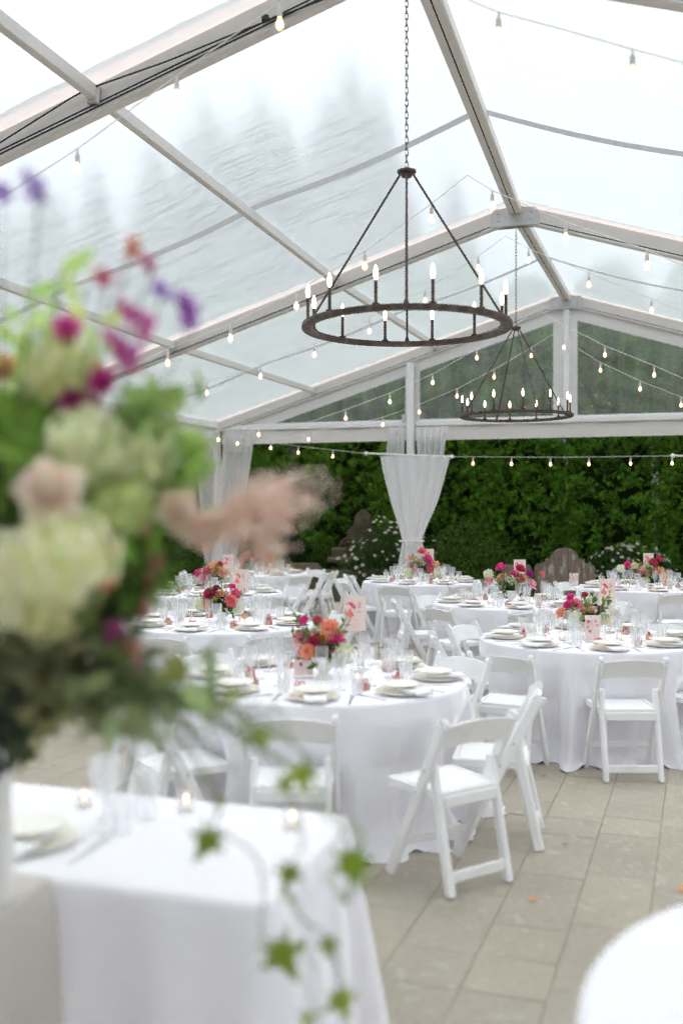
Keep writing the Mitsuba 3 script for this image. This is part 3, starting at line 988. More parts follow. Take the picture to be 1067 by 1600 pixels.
def chair_pieces():
    S = np.array([1.0, 0, 0])
    out = []
    for s in (-1, 1):
        x = s * .205
        out.append(('leg', bar([x, .27, 0], [x, -.125, .765], S, .028, .058, .008), 'm_resin', 30))
    for s in (-1, 1):
        x = s * .172
        m = bar([x, -.135, 0], [x, -.008, .57], S, .032, .054, .010)
        out.append(('rear_leg', m, 'm_resin', 30))
    for s in (-1, 1):
        x = s * .205
        c = np.array([x, -.125, .765])
        d = unit([0, -.395, .765])
        out.append(('leg_cap', tube([c - S * .013, c + S * .013], .026, 12), 'm_resin', 30))
    # arched and bowed backrest
    n = 15
    xs = np.linspace(-.197, .197, n)
    top = .748 + .022 * (1 - (xs / .197) ** 2)
    bot = .640 + .020 * (1 - (xs / .197) ** 2)
    bow = -.020 * (1 - (xs / .197) ** 2)
    yt, yb = -.116 + bow, -.062 + bow
    v = []
    for q, (dy) in enumerate((-.010, .010)):
        for e in range(n):
            v += [[xs[e], yb[e] + dy, bot[e]], [xs[e], yt[e] + dy, top[e]]]
    f = []
    o = 2 * n
    for e in range(n - 1):
        a, b, c, d = 2 * e, 2 * e + 2, 2 * e + 3, 2 * e + 1
        f += [[a, b, c], [a, c, d], [o + a, o + c, o + b], [o + a, o + d, o + c]]
        f += [[d, c, o + c], [d, o + c, o + d], [a, o + b, b], [a, o + a, o + b]]
    f += [[0, 1, o + 1], [0, o + 1, o], [2 * n - 2, o + 2 * n - 1, 2 * n - 1], [2 * n - 2, o + 2 * n - 2, o + 2 * n - 1]]
    out.append(('backrest', (np.array(v), np.array(f)), 'm_resin', 40))
    # seat frame: front apron, rear apron, sides; pad inset
    pts = [(-.185, -.07), (.185, -.07), (.200, .30), (-.200, .30)]
    poly = Polygon(pts).buffer(-.02).buffer(.02, quad_segs=4)
    fr = poly.difference(poly.buffer(-.022))
    v, ff = extrude(fr, .036)
    out.append(('seat_frame', cat((v + [0, 0, .412], ff), bar([-.16, -.072, .405], [.16, -.072, .405], [0, 0, 1], .05, .016, .003)), 'm_resin', 30))
    pad = poly.buffer(-.020)
    v, ff = extrude(pad, .012)
    v2, f2 = extrude(pad.buffer(-.012), .008)
    v3, f3 = extrude(pad.buffer(-.004), .007)
    out.append(('seat_pad', cat((v + [0, 0, .424], ff), (v3 + [0, 0, .436], f3), (v2 + [0, 0, .4395], f2)), 'm_pad', 30))
    out.append(('stretcher', bar([-.16, -.122, .085], [.16, -.122, .085], [0, 0, 1], .050, .018, .005), 'm_resin', 30))
    out.append(('stretcher', bar([-.195, .178, .172], [.195, .178, .172], [0, 0, 1], .040, .016, .005), 'm_resin', 30))
    bolts = []
    for s in (-1, 1):
        bolts += [tube([[s * .186, -.009, .54], [s * .222, -.009, .54]], .007, 8), tube([[s * .186, .06, .43], [s * .222, .06, .43]], .007, 8)]
    out.append(('pivot', cat(*bolts), 'm_steel', 30))
    return proto(out)


CHAIR = chair_pieces()
SPECIAL = {('2', 1): 'white folding chair nearest the camera, turned to the table marked two',
           ('2', 0): 'white folding chair behind the ivy leaves, facing the table marked two',
           ('5', 0): 'white folding chair seen squarely from behind at the table marked five'}
for (k, q), (x, y, a) in CHAIR_SET.items():
    c = TABLES[k]['c']
    g = (math.degrees(chair_angle(k, q)) + 90) % 360
    key = numbered('folding_chair')
    labels[key] = {'label': SPECIAL.get((k, q), f'white folding chair, {DIRS[q]} place, {TABLES[k]["name"]}'), 'category': 'chair', 'group': 'white folding chairs around the round tables'}
    place(CHAIR, key, xf(x, y, 0, a))
for lab, x, y, a in (('white folding chair standing loose left of the far table below the draped post', .22, 14.55, -75),
                     ('white folding chair turned sideways before the mossy boulders', -.28, 15.3, 62)):
    key = numbered('folding_chair')
    labels[key] = {'label': lab, 'category': 'chair', 'group': 'white folding chairs around the round tables'}
    place(CHAIR, key, xf(x, y, 0, a))

# ------------------------------------------------------------------ place settings
def plate(r, h):
    return lathe([(0, .003), (r * .62, .003), (r * .66, .004), (r * .97, h * .9), (r, h), (r, h + .002), (r * .96, h + .002), (r * .66, .0075), (0, .0065)], 28)


P_PLATE = proto([('', plate(.142, .019), 'm_cream', 40)])
P_SALAD = proto([('', plate(.108, .017), 'm_cream', 40)])
nv = []
r = np.random.default_rng(4)
gx, gy = np.meshgrid(np.linspace(-.055, .055, 9), np.linspace(-.115, .10, 15), indexing='ij')


def napk(off):
    z = off + .0015 * np.sin(gx * 90) + .001 * np.sin(gy * 60 + 1)
    z = z - np.clip(-gy - .10, 0, 1) * .45
    return np.stack([gx, gy, z], -1).reshape(-1, 3)


ii = np.arange(gx.size).reshape(gx.shape)
qf = np.stack([ii[:-1, :-1], ii[1:, :-1], ii[1:, 1:], ii[:-1, 1:]], -1).reshape(-1, 4)
edge = np.concatenate([ii[:, 0], ii[-1, 1:], ii[-2::-1, -1], ii[0, -2:0:-1]])
nb = gx.size
ef = [[edge[k], edge[(k + 1) % len(edge)], edge[(k + 1) % len(edge)] + nb, edge[k] + nb] for k in range(len(edge))]
P_NAPKIN = proto([('', (np.vstack([napk(.011), napk(0)]), np.vstack([qf, qf[:, ::-1] + nb, ef])), 'm_napkin', 40)])


def ribs(z, a):
    return 1 + .045 * np.sin(10 * a + z * 70) * (z > .085)


def ribs2(z, a):
    return 1 + .05 * np.abs(np.sin(8 * a + z * 40)) * (z > .02) * (z < .11)


goblet = lathe([(0, .004), (.034, .002), (.034, .005), (.010, .010), (.006, .022), (.0055, .05), (.008, .075), (.012, .083), (.026, .10), (.035, .125), (.039, .155), (.041, .19), (.0415, .197)], 24, ribs)
wine = lathe([(0, .004), (.035, .002), (.035, .005), (.008, .010), (.005, .03), (.0045, .09), (.008, .105), (.022, .125), (.032, .155), (.034, .185), (.033, .222), (.032, .228)], 20)
tumbler = lathe([(0, .005), (.028, .002), (.029, .006), (.030, .02), (.034, .08), (.040, .128), (.041, .132)], 24, ribs2)
P_GOBLET = proto([('', goblet, 'm_crystal', True)])
P_WINE = proto([('', wine, 'm_clear', True)])
P_TUMBLER = proto([('', tumbler, 'm_crystal', True)])


def cutlery(kind):
    if kind == 'fork':
        head = unary_union([sbox(-.011, .085, .011, .10)] + [sbox(x - .0016, .10, x + .0016, .135) for x in (-.009, -.003, .003, .009)])
        shape = unary_union([Polygon([(-.005, -.085), (.005, -.085), (.003, .05), (.011, .088), (-.011, .088), (-.003, .05)]), head])
    else:
        shape = Polygon([(-.006, -.10), (.006, -.10), (.005, .0), (.010, .03), (.009, .11), (-.002, .125), (-.008, .11), (-.006, .0)])
    return extrude(shape.buffer(.0008), .0025)


P_FORK = proto([('', cutlery('fork'), 'm_silver', False)])
P_KNIFE = proto([('', cutlery('knife'), 'm_silver', False)])
rb = [box((0, 0, .018), (.0105, .0425, .0375), .0006)]
for s in (-1, 1):
    th = np.linspace(0, 2 * PI, 11)
    loop = np.stack([s * (.012 + .014 * np.cos(th + (0 if s < 0 else PI))), 0 * th + .002 * np.sin(th * 2), .046 + .010 * np.sin(th)], -1)
    rb.append(tube(loop, .0035, 5))
    rb.append(bar([0, 0, .037], [s * .03, .008, .032], [0, 1, 0], .008, .003, .001))
P_FAVOR = proto([('box', box((0, 0, .018), (.054, .042, .036), .0015), 'm_kraft', False), ('ribbon', cat(*rb), 'm_ribbon', 40)])

SET = [('dinner_plate', 'ivory dinner plate', 'plate', P_PLATE, 'ivory dinner plates under the napkins'),
       ('napkin', 'folded white napkin hanging from its plate', 'napkin', P_NAPKIN, 'white napkins between the plates'),
       ('salad_plate', 'small ivory salad plate on a napkin', 'plate', P_SALAD, 'small ivory plates on top'),
       ('water_goblet', 'cut glass water goblet', 'glass', P_GOBLET, 'cut glass water goblets'),
       ('wine_glass', 'clear stemmed wine glass', 'glass', P_WINE, 'clear stemmed wine glasses'),
       ('tumbler', 'cut glass tumbler', 'glass', P_TUMBLER, 'cut glass tumblers'),
       ('fork', 'silver fork', 'fork', P_FORK, 'silver forks left of the plates'),
       ('knife', 'silver knife', 'knife', P_KNIFE, 'silver knives right of the plates'),
       ('favor_box', 'kraft favor box with magenta ribbon bow', 'gift box', P_FAVOR, 'kraft favor boxes with magenta bows')]
rs = np.random.default_rng(31)


def setting(cx, cy, ang, where, only=None, top=HT):
    """A place setting at the plate's middle; ang is the way from the diner to the middle of the table, degrees."""
    R_ = rotz(math.radians(ang - 90))

    def at(dx, dy, dz=0.0, rot=0.0):
        p = R_ @ np.array([dx, dy, 0])
        return xf(cx + p[0], cy + p[1], top + .0015 + dz, ang - 90 + rot)
    j = lambda s: float(rs.normal(0, s))
    where_m = {'dinner_plate': at(j(.005), j(.005)),
               'napkin': at(.015 + j(.008), -.045 + j(.008), .0225, j(5)),
               'salad_plate': at(j(.008), .012 + j(.006), .0355),
               'water_goblet': at(.115 + j(.01), .235 + j(.012)),
               'wine_glass': at(.03 + j(.012), .265 + j(.012)),
               'tumbler': at(.20 + j(.012), .165 + j(.012)),
               'fork': at(-.19 + j(.004), j(.008), 0, j(2)),
               'knife': at(.19 + j(.004), -.01 + j(.008), 0, j(2)),
               'favor_box': at(-.075 + j(.02), .195 + j(.015), 0, j(25))}
    for nm, desc, catg, pr, grp in SET:
        if only and nm not in only:
            continue
        key = numbered(nm)
        labels[key] = {'label': f'{desc}, {where}', 'category': catg, 'group': grp}
        place(pr, key, where_m[nm])


for k, t_ in TABLES.items():
    for q in range(8):
        a = math.radians(t_['off'] + 45 * q)
        setting(t_['c'][0] + .625 * math.cos(a), t_['c'][1] + .625 * math.sin(a), math.degrees(a) + 180, f'{DIRS[q]} place, {t_["name"]}')

# blurred settings on the long table
for nm, px, py in (('blurred left place, long table', 48, 1302),):
    p_ = P(px, py, F * (EYE - .79) / (py - CY))
    setting(p_[0], p_[1], math.degrees(math.atan2(VA[1], VA[0])), nm, ('dinner_plate', 'napkin', 'salad_plate', 'knife', 'tumbler', 'water_goblet'))
for lab, px, py, pr, nm, ctg in (('blurred cut glass tumbler at the back of the long table', 226, 1282, P_TUMBLER, 'tumbler', 'glass'),
                                 ('blurred cut glass goblet behind the vase on the long table', 163, 1300, P_GOBLET, 'water_goblet', 'glass')):
    p_ = P(px, py, F * (EYE - HT) / (py - CY))
    key = numbered(nm)
    labels[key] = {'label': lab, 'category': ctg}
    place(pr, key, xf(p_[0], p_[1], HT + .0015, 0, 0, 1.1))

# votive candles
VG = lathe([(0, .004), (.026, .002), (.028, .005), (.030, .06), (.031, .064)], 18)
VW = lathe([(0, .006), (.024, .006), (.025, .024), (0, .026)], 14)
VF = lathe([(0, .028), (.004, .033), (.0045, .039), (.0025, .047), (0, .052)], 8)
V1, V2, V3 = mikit.ply(VG, 'm_clear', smooth=True), mikit.ply(VW, 'm_wax', smooth=True), mikit.ply(VF, 'm_wax', smooth=True)


def votive(x, y, label, top=HT):
    t = thing('votive_candle', label, 'candle')
    M = xf(x, y, top + .0015)
    for nm, d in (('glass', V1), ('wax', V2), ('flame', V3)):
        key = f'{t}__{nm}'
        used.add(key)
        scene[key] = {**d, 'to_world': M}
        if nm == 'flame':
            scene[key]['emitter'] = lamp(2.2, 1.35, .7)


for lab, px, py in (('blurred votive candle beside the cut glass goblet on the long table', 132, 1262), ('blurred votive candle at the middle of the long table', 291, 1268), ('blurred votive candle nearest the right end of the long table', 457, 1296)):
    p_ = P(px, py, F * (EYE - HT) / (py - CY))
    votive(p_[0], p_[1], lab)
for k, t_ in TABLES.items():
    for lab, a, rr in (('right of', -38, .24), ('left of', -150, .26)):
        votive(t_['c'][0] + rr * math.cos(math.radians(a)), t_['c'][1] + rr * math.sin(math.radians(a)), f'lit votive candle {lab} the flowers, {t_["name"]}')

# ------------------------------------------------------------------ table number cards and menus
def petal_blob(cx, cy, r, n, seed, sharp=.35):
    q = np.random.default_rng(seed)
    th = np.linspace(0, 2 * PI, 60, endpoint=False)
    rr = r * (1 - sharp + sharp * np.abs(np.sin(n / 2 * th + q.uniform(0, 6))) + .12 * q.normal(0, 1, 1) * np.sin(3 * th))
    return Polygon(np.column_stack([cx + rr * np.cos(th), cy + rr * np.sin(th)])).buffer(0)


def leaf2(cx, cy, a, L, w):
    pts = [(0, 0), (L * .35, w), (L, 0), (L * .35, -w)]
    c, s = math.cos(a), math.sin(a)
    return Polygon([(cx + x * c - y * s, cy + x * s + y * c) for x, y in pts])


def flat(poly, dep=.0006):
    return cat(*[extrude(g, dep) for g in getattr(poly, 'geoms', [poly]) if g.area > 0])


def upright(m, p, yaw, tilt=0.0):
    """Card space (x right, y up, z towards the viewer) -> world; yaw 0 faces the camera."""
    c, s = math.cos(tilt), math.sin(tilt)
    B = rotz(yaw) @ np.array([[1, 0, 0], [0, 0, -1], [0, 1, 0.0]]) @ np.array([[1, 0, 0], [0, c, s], [0, -s, c]])
    return m[0] @ B.T + np.asarray(p), m[1]


def number_card(k, px, py, Y, yaw, text, name, W=.128, H=.205):
    t = thing('table_number_card', f'pink flower printed table card {("reading " + text) if text else "on a gold stand"}, on the {name}' if text else f'pink flower printed table card on a gold stand, {name}', 'sign')
    p = P(px, py, Y)
    B = lambda m: upright(m, p, yaw)
    part(t, 'card', B(move(extrude(sbox(-W / 2, -H / 2, W / 2, H / 2), .002), (0, 0, -.002))), 'm_card')
    s = W / .128 * .86
    lf = unary_union([leaf2(-.030 * s, .058 * s, a, .030 * s, .0065 * s) for a in (.6, 1.4, 2.2, -.2, -.9)] + [leaf2(-.012 * s, .045 * s, a, .026 * s, .006 * s) for a in (-1.0, -.2, .7)])
    part(t, 'leaf_print', B(move(flat(lf), (0, 0, .0004))), 'm_print_pink')
    fl = unary_union([petal_blob(-.034 * s, .005 * s, .025 * s, 6, 3), petal_blob(-.026 * s, -.012 * s, .016 * s, 5, 4)])
    part(t, 'flower_print', B(move(flat(fl), (0, 0, .0004))), 'm_print_coral')
    part(t, 'flower_print', B(move(flat(petal_blob(-.052 * s, .066 * s, .013 * s, 5, 8)), (0, 0, .0004))), 'm_print_peach')
    part(t, 'ring_print', B(move(flat(petal_blob(.008 * s, -.082 * s, .018 * s, 5, 6).difference(petal_blob(.008 * s, -.082 * s, .012 * s, 5, 6))), (0, 0, .0004))), 'm_print_peach')
    if text:
        m = meshkit.text_mesh(text, .036 * s, .0006, bold=False)
        v = np.array(m.vertices)
        v[:, 0] += .030 * s - (v[:, 0].max() + v[:, 0].min()) / 2
        v[:, 1] += .040 * s
        part(t, 'numeral', B(move((v, np.array(m.faces)), (0, 0, .0005))), 'm_print_ink')
    bars = unary_union([sbox(.018 * s, .010 * s, .044 * s, .014 * s)])
    part(t, 'small_text', B(move(flat(bars), (0, 0, .0005))), 'm_print_ink')
    part(t, 'faint_text', B(move(flat(unary_union([sbox(-.05 * s, -.046 * s, -.02 * s, -.041 * s), sbox(-.014 * s, -.046 * s, .016 * s, -.041 * s)])), (0, 0, .0005))), 'm_print_faint')
    zt = p[2] - H / 2
    q = p + rotz(yaw) @ np.array([.02, .006, 0])
    part(t, 'stand', cat(tube([[q[0], q[1], HT + .004], [q[0], q[1], zt + .06]], .0028, 6), move(lathe([(0, 0), (.036, 0), (.036, .006), (0, .008)], 16), (q[0], q[1], HT + .0015))), 'm_gold', True)


number_card('2', 554.5, 959, 5.82, .05, '2', TABLES['2']['name'])
number_card('5', 949, 925, 7.75, .06, '5', TABLES['5']['name'])
number_card('6', 375.5, 908, 8.75, .35, '6', TABLES['6']['name'])
number_card('9', 812, 889.5, 10.55, .02, '9', TABLES['9']['name'])
number_card('10', 356.5, 880, 11.95, .08, '10', TABLES['10']['name'])
number_card('c', 670.5, 869.5, 13.75, .1, '', TABLES['c']['name'])
number_card('r', 1013, 877, 12.65, -.05, '', TABLES['r']['name'])
number_card('l', 421.5, 861, 15.5, .1, '', TABLES['l']['name'])


def menu_stand(px, py, yaw, name, H=.195, W=.115):
    Y = F * (EYE - HT) / (py - CY)
    p = P(px, py, Y)
    t = thing('menu_card', f'pink printed menu card in a clear stand, {name}', 'menu')
    B = lambda m: upright(m, p + [0, 0, .003], yaw, -.12)
    part(t, 'stand', B(move(cat(extrude(sbox(-W / 2, 0, W / 2, H), .003), bar([-W / 2, .004, .03], [W / 2, .004, .03], [0, 0, 1], .07, .003, .001)), (0, 0, .001))), 'm_clear')
    part(t, 'card', B(move(extrude(sbox(-W / 2 + .003, .012, W / 2 - .003, H - .003), .0015), (0, 0, -.002))), 'm_card')
    bl = unary_union([petal_blob(x, y, r_, 5, int(1e3 * abs(x) + 7e3 * y) % 97) for x, y, r_ in ((-.03, .145, .011), (.02, .15, .007), (-.018, .075, .010), (-.035, .105, .007), (.035, .12, .006))])
    part(t, 'flower_print', B(move(flat(bl), (0, 0, .0045))), 'm_print_pink')


menu_stand(474, 1059, .25, TABLES['2']['name'])
menu_stand(925, 1003, -.05, TABLES['5']['name'])
menu_stand(896, 915, .05, TABLES['r']['name'], .16, .12)
menu_stand(688, 905, .1, TABLES['c']['name'], .14, .10)

# ------------------------------------------------------------------ flowers
def petal(L, W, cupx=.25, curl=.2, tip=.5, nu=5, nv=3):
    """A petal rooted at the origin along +x, hollow upwards."""
    u = np.linspace(0, 1, nu)
    w = W * np.sin(PI * np.clip(u, .03, 1) ** (.5 + tip * .5)) ** .7 + .08 * W * (1 - u)
    w[-1] = W * .12
    rows = []
    for s in np.linspace(-1, 1, nv):
        rows.append(np.column_stack([u * L, s * w / 2, curl * L * u ** 2 + cupx * W * s * s]))
    v = np.vstack(rows)
    ii = np.arange(nu * nv).reshape(nv, nu)
    return v, np.stack([ii[:-1, :-1], ii[:-1, 1:], ii[1:, 1:], ii[1:, :-1]], -1).reshape(-1, 4)


def tri(m):
    v, f = m
    f = np.asarray(f)
    return (v, np.vstack([f[:, [0, 1, 2]], f[:, [0, 2, 3]]])) if f.shape[1] == 4 else m


def ring_flower(rings, rng, base, core=None, spread=.12):
    """rings: (n petals, radius of root, elevation deg, L, W, cup, curl, height); axis +z."""
    out = []
    for n, r0, el, L, W, cup, curl, z in rings:
        pm = tri(petal(L, W, cup, curl))
        a = np.arange(n) * 2 * PI / n + rng.uniform(0, 6)
        e = np.radians(el + rng.normal(0, 5, n))
        ca, sa, ce, se = np.cos(a), np.sin(a), np.cos(e), np.sin(e)
        R = np.stack([np.stack([ca * ce, sa * ce, se], -1), np.stack([-sa, ca, 0 * a], -1), np.stack([-ca * se, -sa * se, ce], -1)], -1)
        pos = np.column_stack([ca * r0, sa * r0, np.full(n, z)])
        out.append(scatter(pm, pos, R, rng.uniform(.9, 1.08, n), tint(rng, base, n, spread)))
    if core is not None:
        m = lathe([(0, -.12), (.16, -.05), (.17, .03), (.1, .09), (0, .11)], 10)
        out.append((m, np.tile(np.asarray(core, float), (len(m[0]), 1))))
    return join(out)


def dahlia(rng, c, core=None):
    rg = [(18, .05, -12, 1.0, .34, .25, .05, -.05), (17, .05, 8, .95, .33, .25, .1, 0), (15, .05, 26, .85, .30, .3, .15, .05), (12, .04, 44, .70, .27, .3, .2, .09), (9, .03, 60, .52, .22, .3, .3, .12), (6, .02, 76, .36, .18, .3, .35, .13)]
    return ring_flower(rg, rng, c, core)


def ranunculus(rng, c, core=(.25, .22, .05)):
    rg = []
    for q, (R_, el) in enumerate(((.95, -5), (.92, 18), (.85, 38), (.72, 55), (.58, 68), (.42, 78))):
        rg.append((9 - q // 2, .10, el, R_ * .95, R_ * .85, .22, .35, -.35 + .09 * q))
    return ring_flower(rg, rng, c, core, .18)


def rose(rng, c, core=None):
    rg = [(5, .08, 5, 1.0, .95, .18, .25, -.3), (6, .08, 30, .92, .85, .25, .35, -.25), (6, .07, 50, .85, .75, .3, .3, -.2), (5, .05, 68, .75, .6, .35, .2, -.15), (4, .03, 80, .65, .42, .4, .1, -.12)]
    return ring_flower(rg, rng, c, core, .14)


def hydrangea(rng, c, n=150, hole=.8):
    pm = tri(petal(.17, .16, .15, .15))
    d = rng.normal(0, 1, (n, 3))
    d /= np.linalg.norm(d, axis=1, keepdims=True)
    d = d[d[:, 2] > -.75]
    n = len(d)
    R0 = frame_of(d, rng.uniform(0, 6, n))
    pos = d * rng.uniform(.78, 1.0, (n, 1))
    col = tint(rng, c, n, .14)
    out = []
    for k in range(4):
        a = k * PI / 2
        Rk = R0 @ rotz(a)
        out.append(scatter(pm, pos, Rk, 1.0, col))
    ball = trimesh.creation.icosphere(2, .74)
    out.append(((np.array(ball.vertices), np.array(ball.faces)), np.tile(np.array(c) * np.array([.95, .97, .85]), (len(ball.vertices), 1))))
    return join(out)


def leaf_mesh(L=1.0, W=.45, fold=.12, bend=.2):
    u = np.linspace(0, 1, 6)
    w = W * np.sin(PI * np.clip(u, .02, .995) ** .8) / 2
    c = np.column_stack([u * L, 0 * u, -bend * u ** 2])
    l, r_ = c + np.column_stack([0 * u, w, fold * w * 2]), c + np.column_stack([0 * u, -w, fold * w * 2])
    v = np.vstack([l, c, r_])
    ii = np.arange(18).reshape(3, 6)
    return tri((v, np.stack([ii[:-1, :-1], ii[:-1, 1:], ii[1:, 1:], ii[1:, :-1]], -1).reshape(-1, 4)))


LEAF = leaf_mesh()


def ivy_mesh():
    pts = [(0, 0), (.03, .16), (-.16, .44), (.20, .25), (.34, .62), (.50, .21), (1.08, 0), (.50, -.21), (.34, -.62), (.20, -.25), (-.16, -.44), (.03, -.16)]
    v = np.array([(.28, 0, .02)] + [(x, y, -.22 * (x * x) - .40 * y * y + .03) for x, y in pts])
    f = np.array([[0, 1 + k, 1 + (k + 1) % 12] for k in range(12)])
    return v, f[:, ::-1]


IVY = ivy_mesh()


def sprig(p0, p1, n, L, rng, col, sag=.0, mesh=LEAF, stem=.0025):
    """A stem with leaves on alternate sides: ((mesh, colours) leaves, stem mesh)."""
    p0, p1 = np.asarray(p0, float), np.asarray(p1, float)
    t = np.linspace(0, 1, 9)
    pts = p0 + (p1 - p0) * t[:, None] + np.array([0, 0, 1]) * (sag * np.sin(PI * t))[:, None]
    k = np.linspace(.12, 1, n)
    pos = np.column_stack([np.interp(k, t, pts[:, j]) for j in range(3)])
    d0 = unit(p1 - p0)
    sd = rng.normal(0, 1, (n, 3))
    sd -= (sd @ d0)[:, None] * d0
    sd /= np.linalg.norm(sd, axis=1, keepdims=True)
    dr_ = d0 * .5 + sd * .8
    R = frame_of(dr_, rng.uniform(0, 6, n))
    R = np.stack([R[..., 2], R[..., 0], R[..., 1]], -1)
    return scatter(mesh, pos, R, L * rng.uniform(.7, 1.2, n), tint(rng, col, n, .2)), tube(pts, stem, 5)


GREEN, DGREEN, LIME, OLIVE = (.10, .19, .035), (.035, .075, .022), (.28, .42, .08), (.14, .17, .05)
COL = {'magenta': (.88, .12, .42), 'coral': (.96, .50, .36), 'pink': (.90, .52, .56), 'burgundy': (.66, .08, .20), 'raspberry': (.92, .32, .43), 'orange': (.93, .42, .12),
       'white': (.84, .86, .74), 'blush': (.86, .58, .48), 'peach': (.93, .60, .42), 'yellow': (.82, .76, .35), 'purple': (.50, .06, .34), 'plum': (.42, .07, .2), 'rose': (.90, .30, .33), 'cream': (.84, .78, .58)}
KIND = {'d': ('dahlia', dahlia), 'r': ('ranunculus', ranunculus), 'o': ('rose', rose), 'h': ('hydrangea', hydrangea)}
frng = np.random.default_rng(8)
FL = {}
for kd, (nm, fn) in KIND.items():
    for cn, c in COL.items():
        if kd == 'h' and cn != 'white':
            continue
        if kd == 'd' and cn in ('white', 'magenta', 'purple', 'plum'):
            continue
        m, col = fn(frng, c) if kd != 'h' else fn(frng, c, 90)
        FL[kd, cn] = mikit.ply(m, 'm_petal', smooth=False, color=col)


def towards(p, d, r, spin=0.0):
    """Placement of a flower of radius r at p whose axis points along d."""
    R = frame_of(np.array([d], float), np.array([spin]))[0]
    M = np.eye(4)
    M[:3, :3], M[:3, 3] = R * r, p
    return T(M)


def centrepiece(k, flowers, seed):
    t_ = TABLES[k]
    r = np.random.default_rng(seed)
    c = np.array([*t_['c'], HT + .0015])
    names = {'2': 'coral, pink and magenta flowers', '5': 'raspberry, blush and white flowers', '6': 'plum, peach and coral flowers', '9': 'magenta, pink and cream flowers',
             '10': 'dusty pink and magenta flowers', 'c': 'small pink and magenta flowers', 'r': 'burgundy, cream and peach flowers', 'l': 'orange and pink flowers'}
    t = thing('flower_centrepiece', f'{names[k]} in a white footed bowl, {t_["name"]}', 'flowers', 'flower bowls on the round tables')
    part(t, 'bowl', move(lathe([(0, 0), (.05, 0), (.046, .012), (.026, .028), (.028, .04), (.058, .07), (.070, .105), (.072, .128), (.066, .128), (.060, .09), (0, .08)], 24, lambda z, a: 1 + .02 * np.sin(12 * a) * (z > .05)), c), 'm_ceramic', 40)
    lv, stems = [], []
    cen = np.array([0, 0, .10])
    kx = {'9': 1.35, 'c': 1.5, 'r': 1.15, '6': 1.2, '10': 1.2, 'l': 1.4}.get(k, 1.0)
    for i, (kd, cn, dx, dz, rr) in enumerate(flowers):
        dx, rr, dz = dx * kx, rr * (kx * .7 + .35), dz * (.5 + kx * .5)
        dy = r.uniform(-.07, .0) if i % 3 else r.uniform(-.03, .06)
        q = np.array([dx, dy, dz])
        d = unit((q - cen) * [1, 1, .8] + np.array([0, -.10 - .05 * (i % 2), .03]))
        key = numbered(f'{t}__{KIND[kd][0]}')
        scene[key] = {**FL[kd, cn], 'to_world': towards(c + q, d, rr, r.uniform(0, 6))}
        stems.append(tube([c + cen, c + q * .6 + cen * .4, c + q - d * rr * .3], .0022, 4))
    # blooms on the far side
    for i in range(7):
        kd, cn, _, _, rr = flowers[int(r.integers(len(flowers)))]
        a = r.uniform(.2, PI - .2)
        q = np.array([.12 * math.cos(a), .11 * math.sin(a), r.uniform(.13, .24)])
        key = numbered(f'{t}__{KIND[kd][0]}')
        scene[key] = {**FL[kd, cn], 'to_world': towards(c + q, q - cen + [0, 0, .02], rr * .9, r.uniform(0, 6))}
    for i in range(26):
        a = r.uniform(0, 2 * PI)
        e = np.array([math.cos(a) * r.uniform(.10, .2), math.sin(a) * r.uniform(.06, .17), r.uniform(.08, .36)])
        l, s = sprig(c + cen, c + e, 7, .045, r, GREEN if r.random() < .6 else LIME)
        lv.append(l)
        stems.append(s)
    n = 70
    d = r.normal(0, 1, (n, 3)) * [1, .8, .6]
    pos = c + [0, 0, .15] + d * .06
    lv.append(scatter(LEAF, pos, frame_of(d, r.uniform(0, 6, n)), .05, tint(r, DGREEN, n, .3)))
    m, col = join(lv)
    part(t, 'foliage', m, 'm_leaf', color=col)
    part(t, 'stems', cat(*stems), 'm_stem')


centrepiece('2', [('r', 'magenta', -.115, .325, .036), ('r', 'magenta', .072, .24, .038), ('d', 'coral', .034, .29, .062), ('d', 'pink', -.125, .225, .058), ('d', 'burgundy', -.06, .215, .036), ('d', 'raspberry', .032, .185, .056),
                  ('o', 'orange', -.012, .225, .036), ('h', 'white', .105, .155, .062), ('d', 'coral', -.09, .16, .045), ('r', 'cream', -.055, .27, .022), ('r', 'burgundy', -.035, .33, .030), ('o', 'peach', -.05, .165, .035)], 1)
centrepiece('5', [('o', 'coral', -.21, .19, .045), ('d', 'raspberry', -.105, .25, .052), ('r', 'magenta', -.143, .31, .032), ('r', 'burgundy', -.035, .325, .026), ('h', 'white', -.11, .17, .062), ('r', 'blush', -.045, .195, .052),
                  ('o', 'blush', .02, .205, .036), ('d', 'yellow', .11, .15, .048), ('r', 'purple', .09, .22, .028), ('o', 'orange', -.17, .17, .03), ('h', 'white', .04, .14, .05), ('r', 'magenta', -.16, .25, .036)], 2)
centrepiece('6', [('d', 'burgundy', -.08, .22, .055), ('o', 'peach', -.005, .21, .05), ('d', 'rose', .075, .17, .052), ('r', 'raspberry', .10, .22, .044), ('r', 'magenta', .08, .28, .028), ('o', 'coral', -.10, .14, .036), ('h', 'white', -.14, .14, .06), ('h', 'white', .12, .12, .055), ('r', 'plum', -.03, .27, .03), ('o', 'rose', .02, .13, .035)], 3)
centrepiece('9', [('r', 'magenta', -.07, .31, .05), ('o', 'pink', -.16, .19, .05), ('r', 'burgundy', .07, .30, .045), ('o', 'blush', -.06, .21, .055), ('r', 'raspberry', .06, .21, .05), ('d', 'coral', .02, .13, .048), ('o', 'pink', .16, .16, .05), ('h', 'white', -.17, .25, .045), ('r', 'purple', .14, .26, .04), ('r', 'magenta', .02, .25, .045), ('o', 'peach', .1, .22, .04), ('h', 'white', .0, .20, .05), ('d', 'rose', .24, .25, .03)], 4)
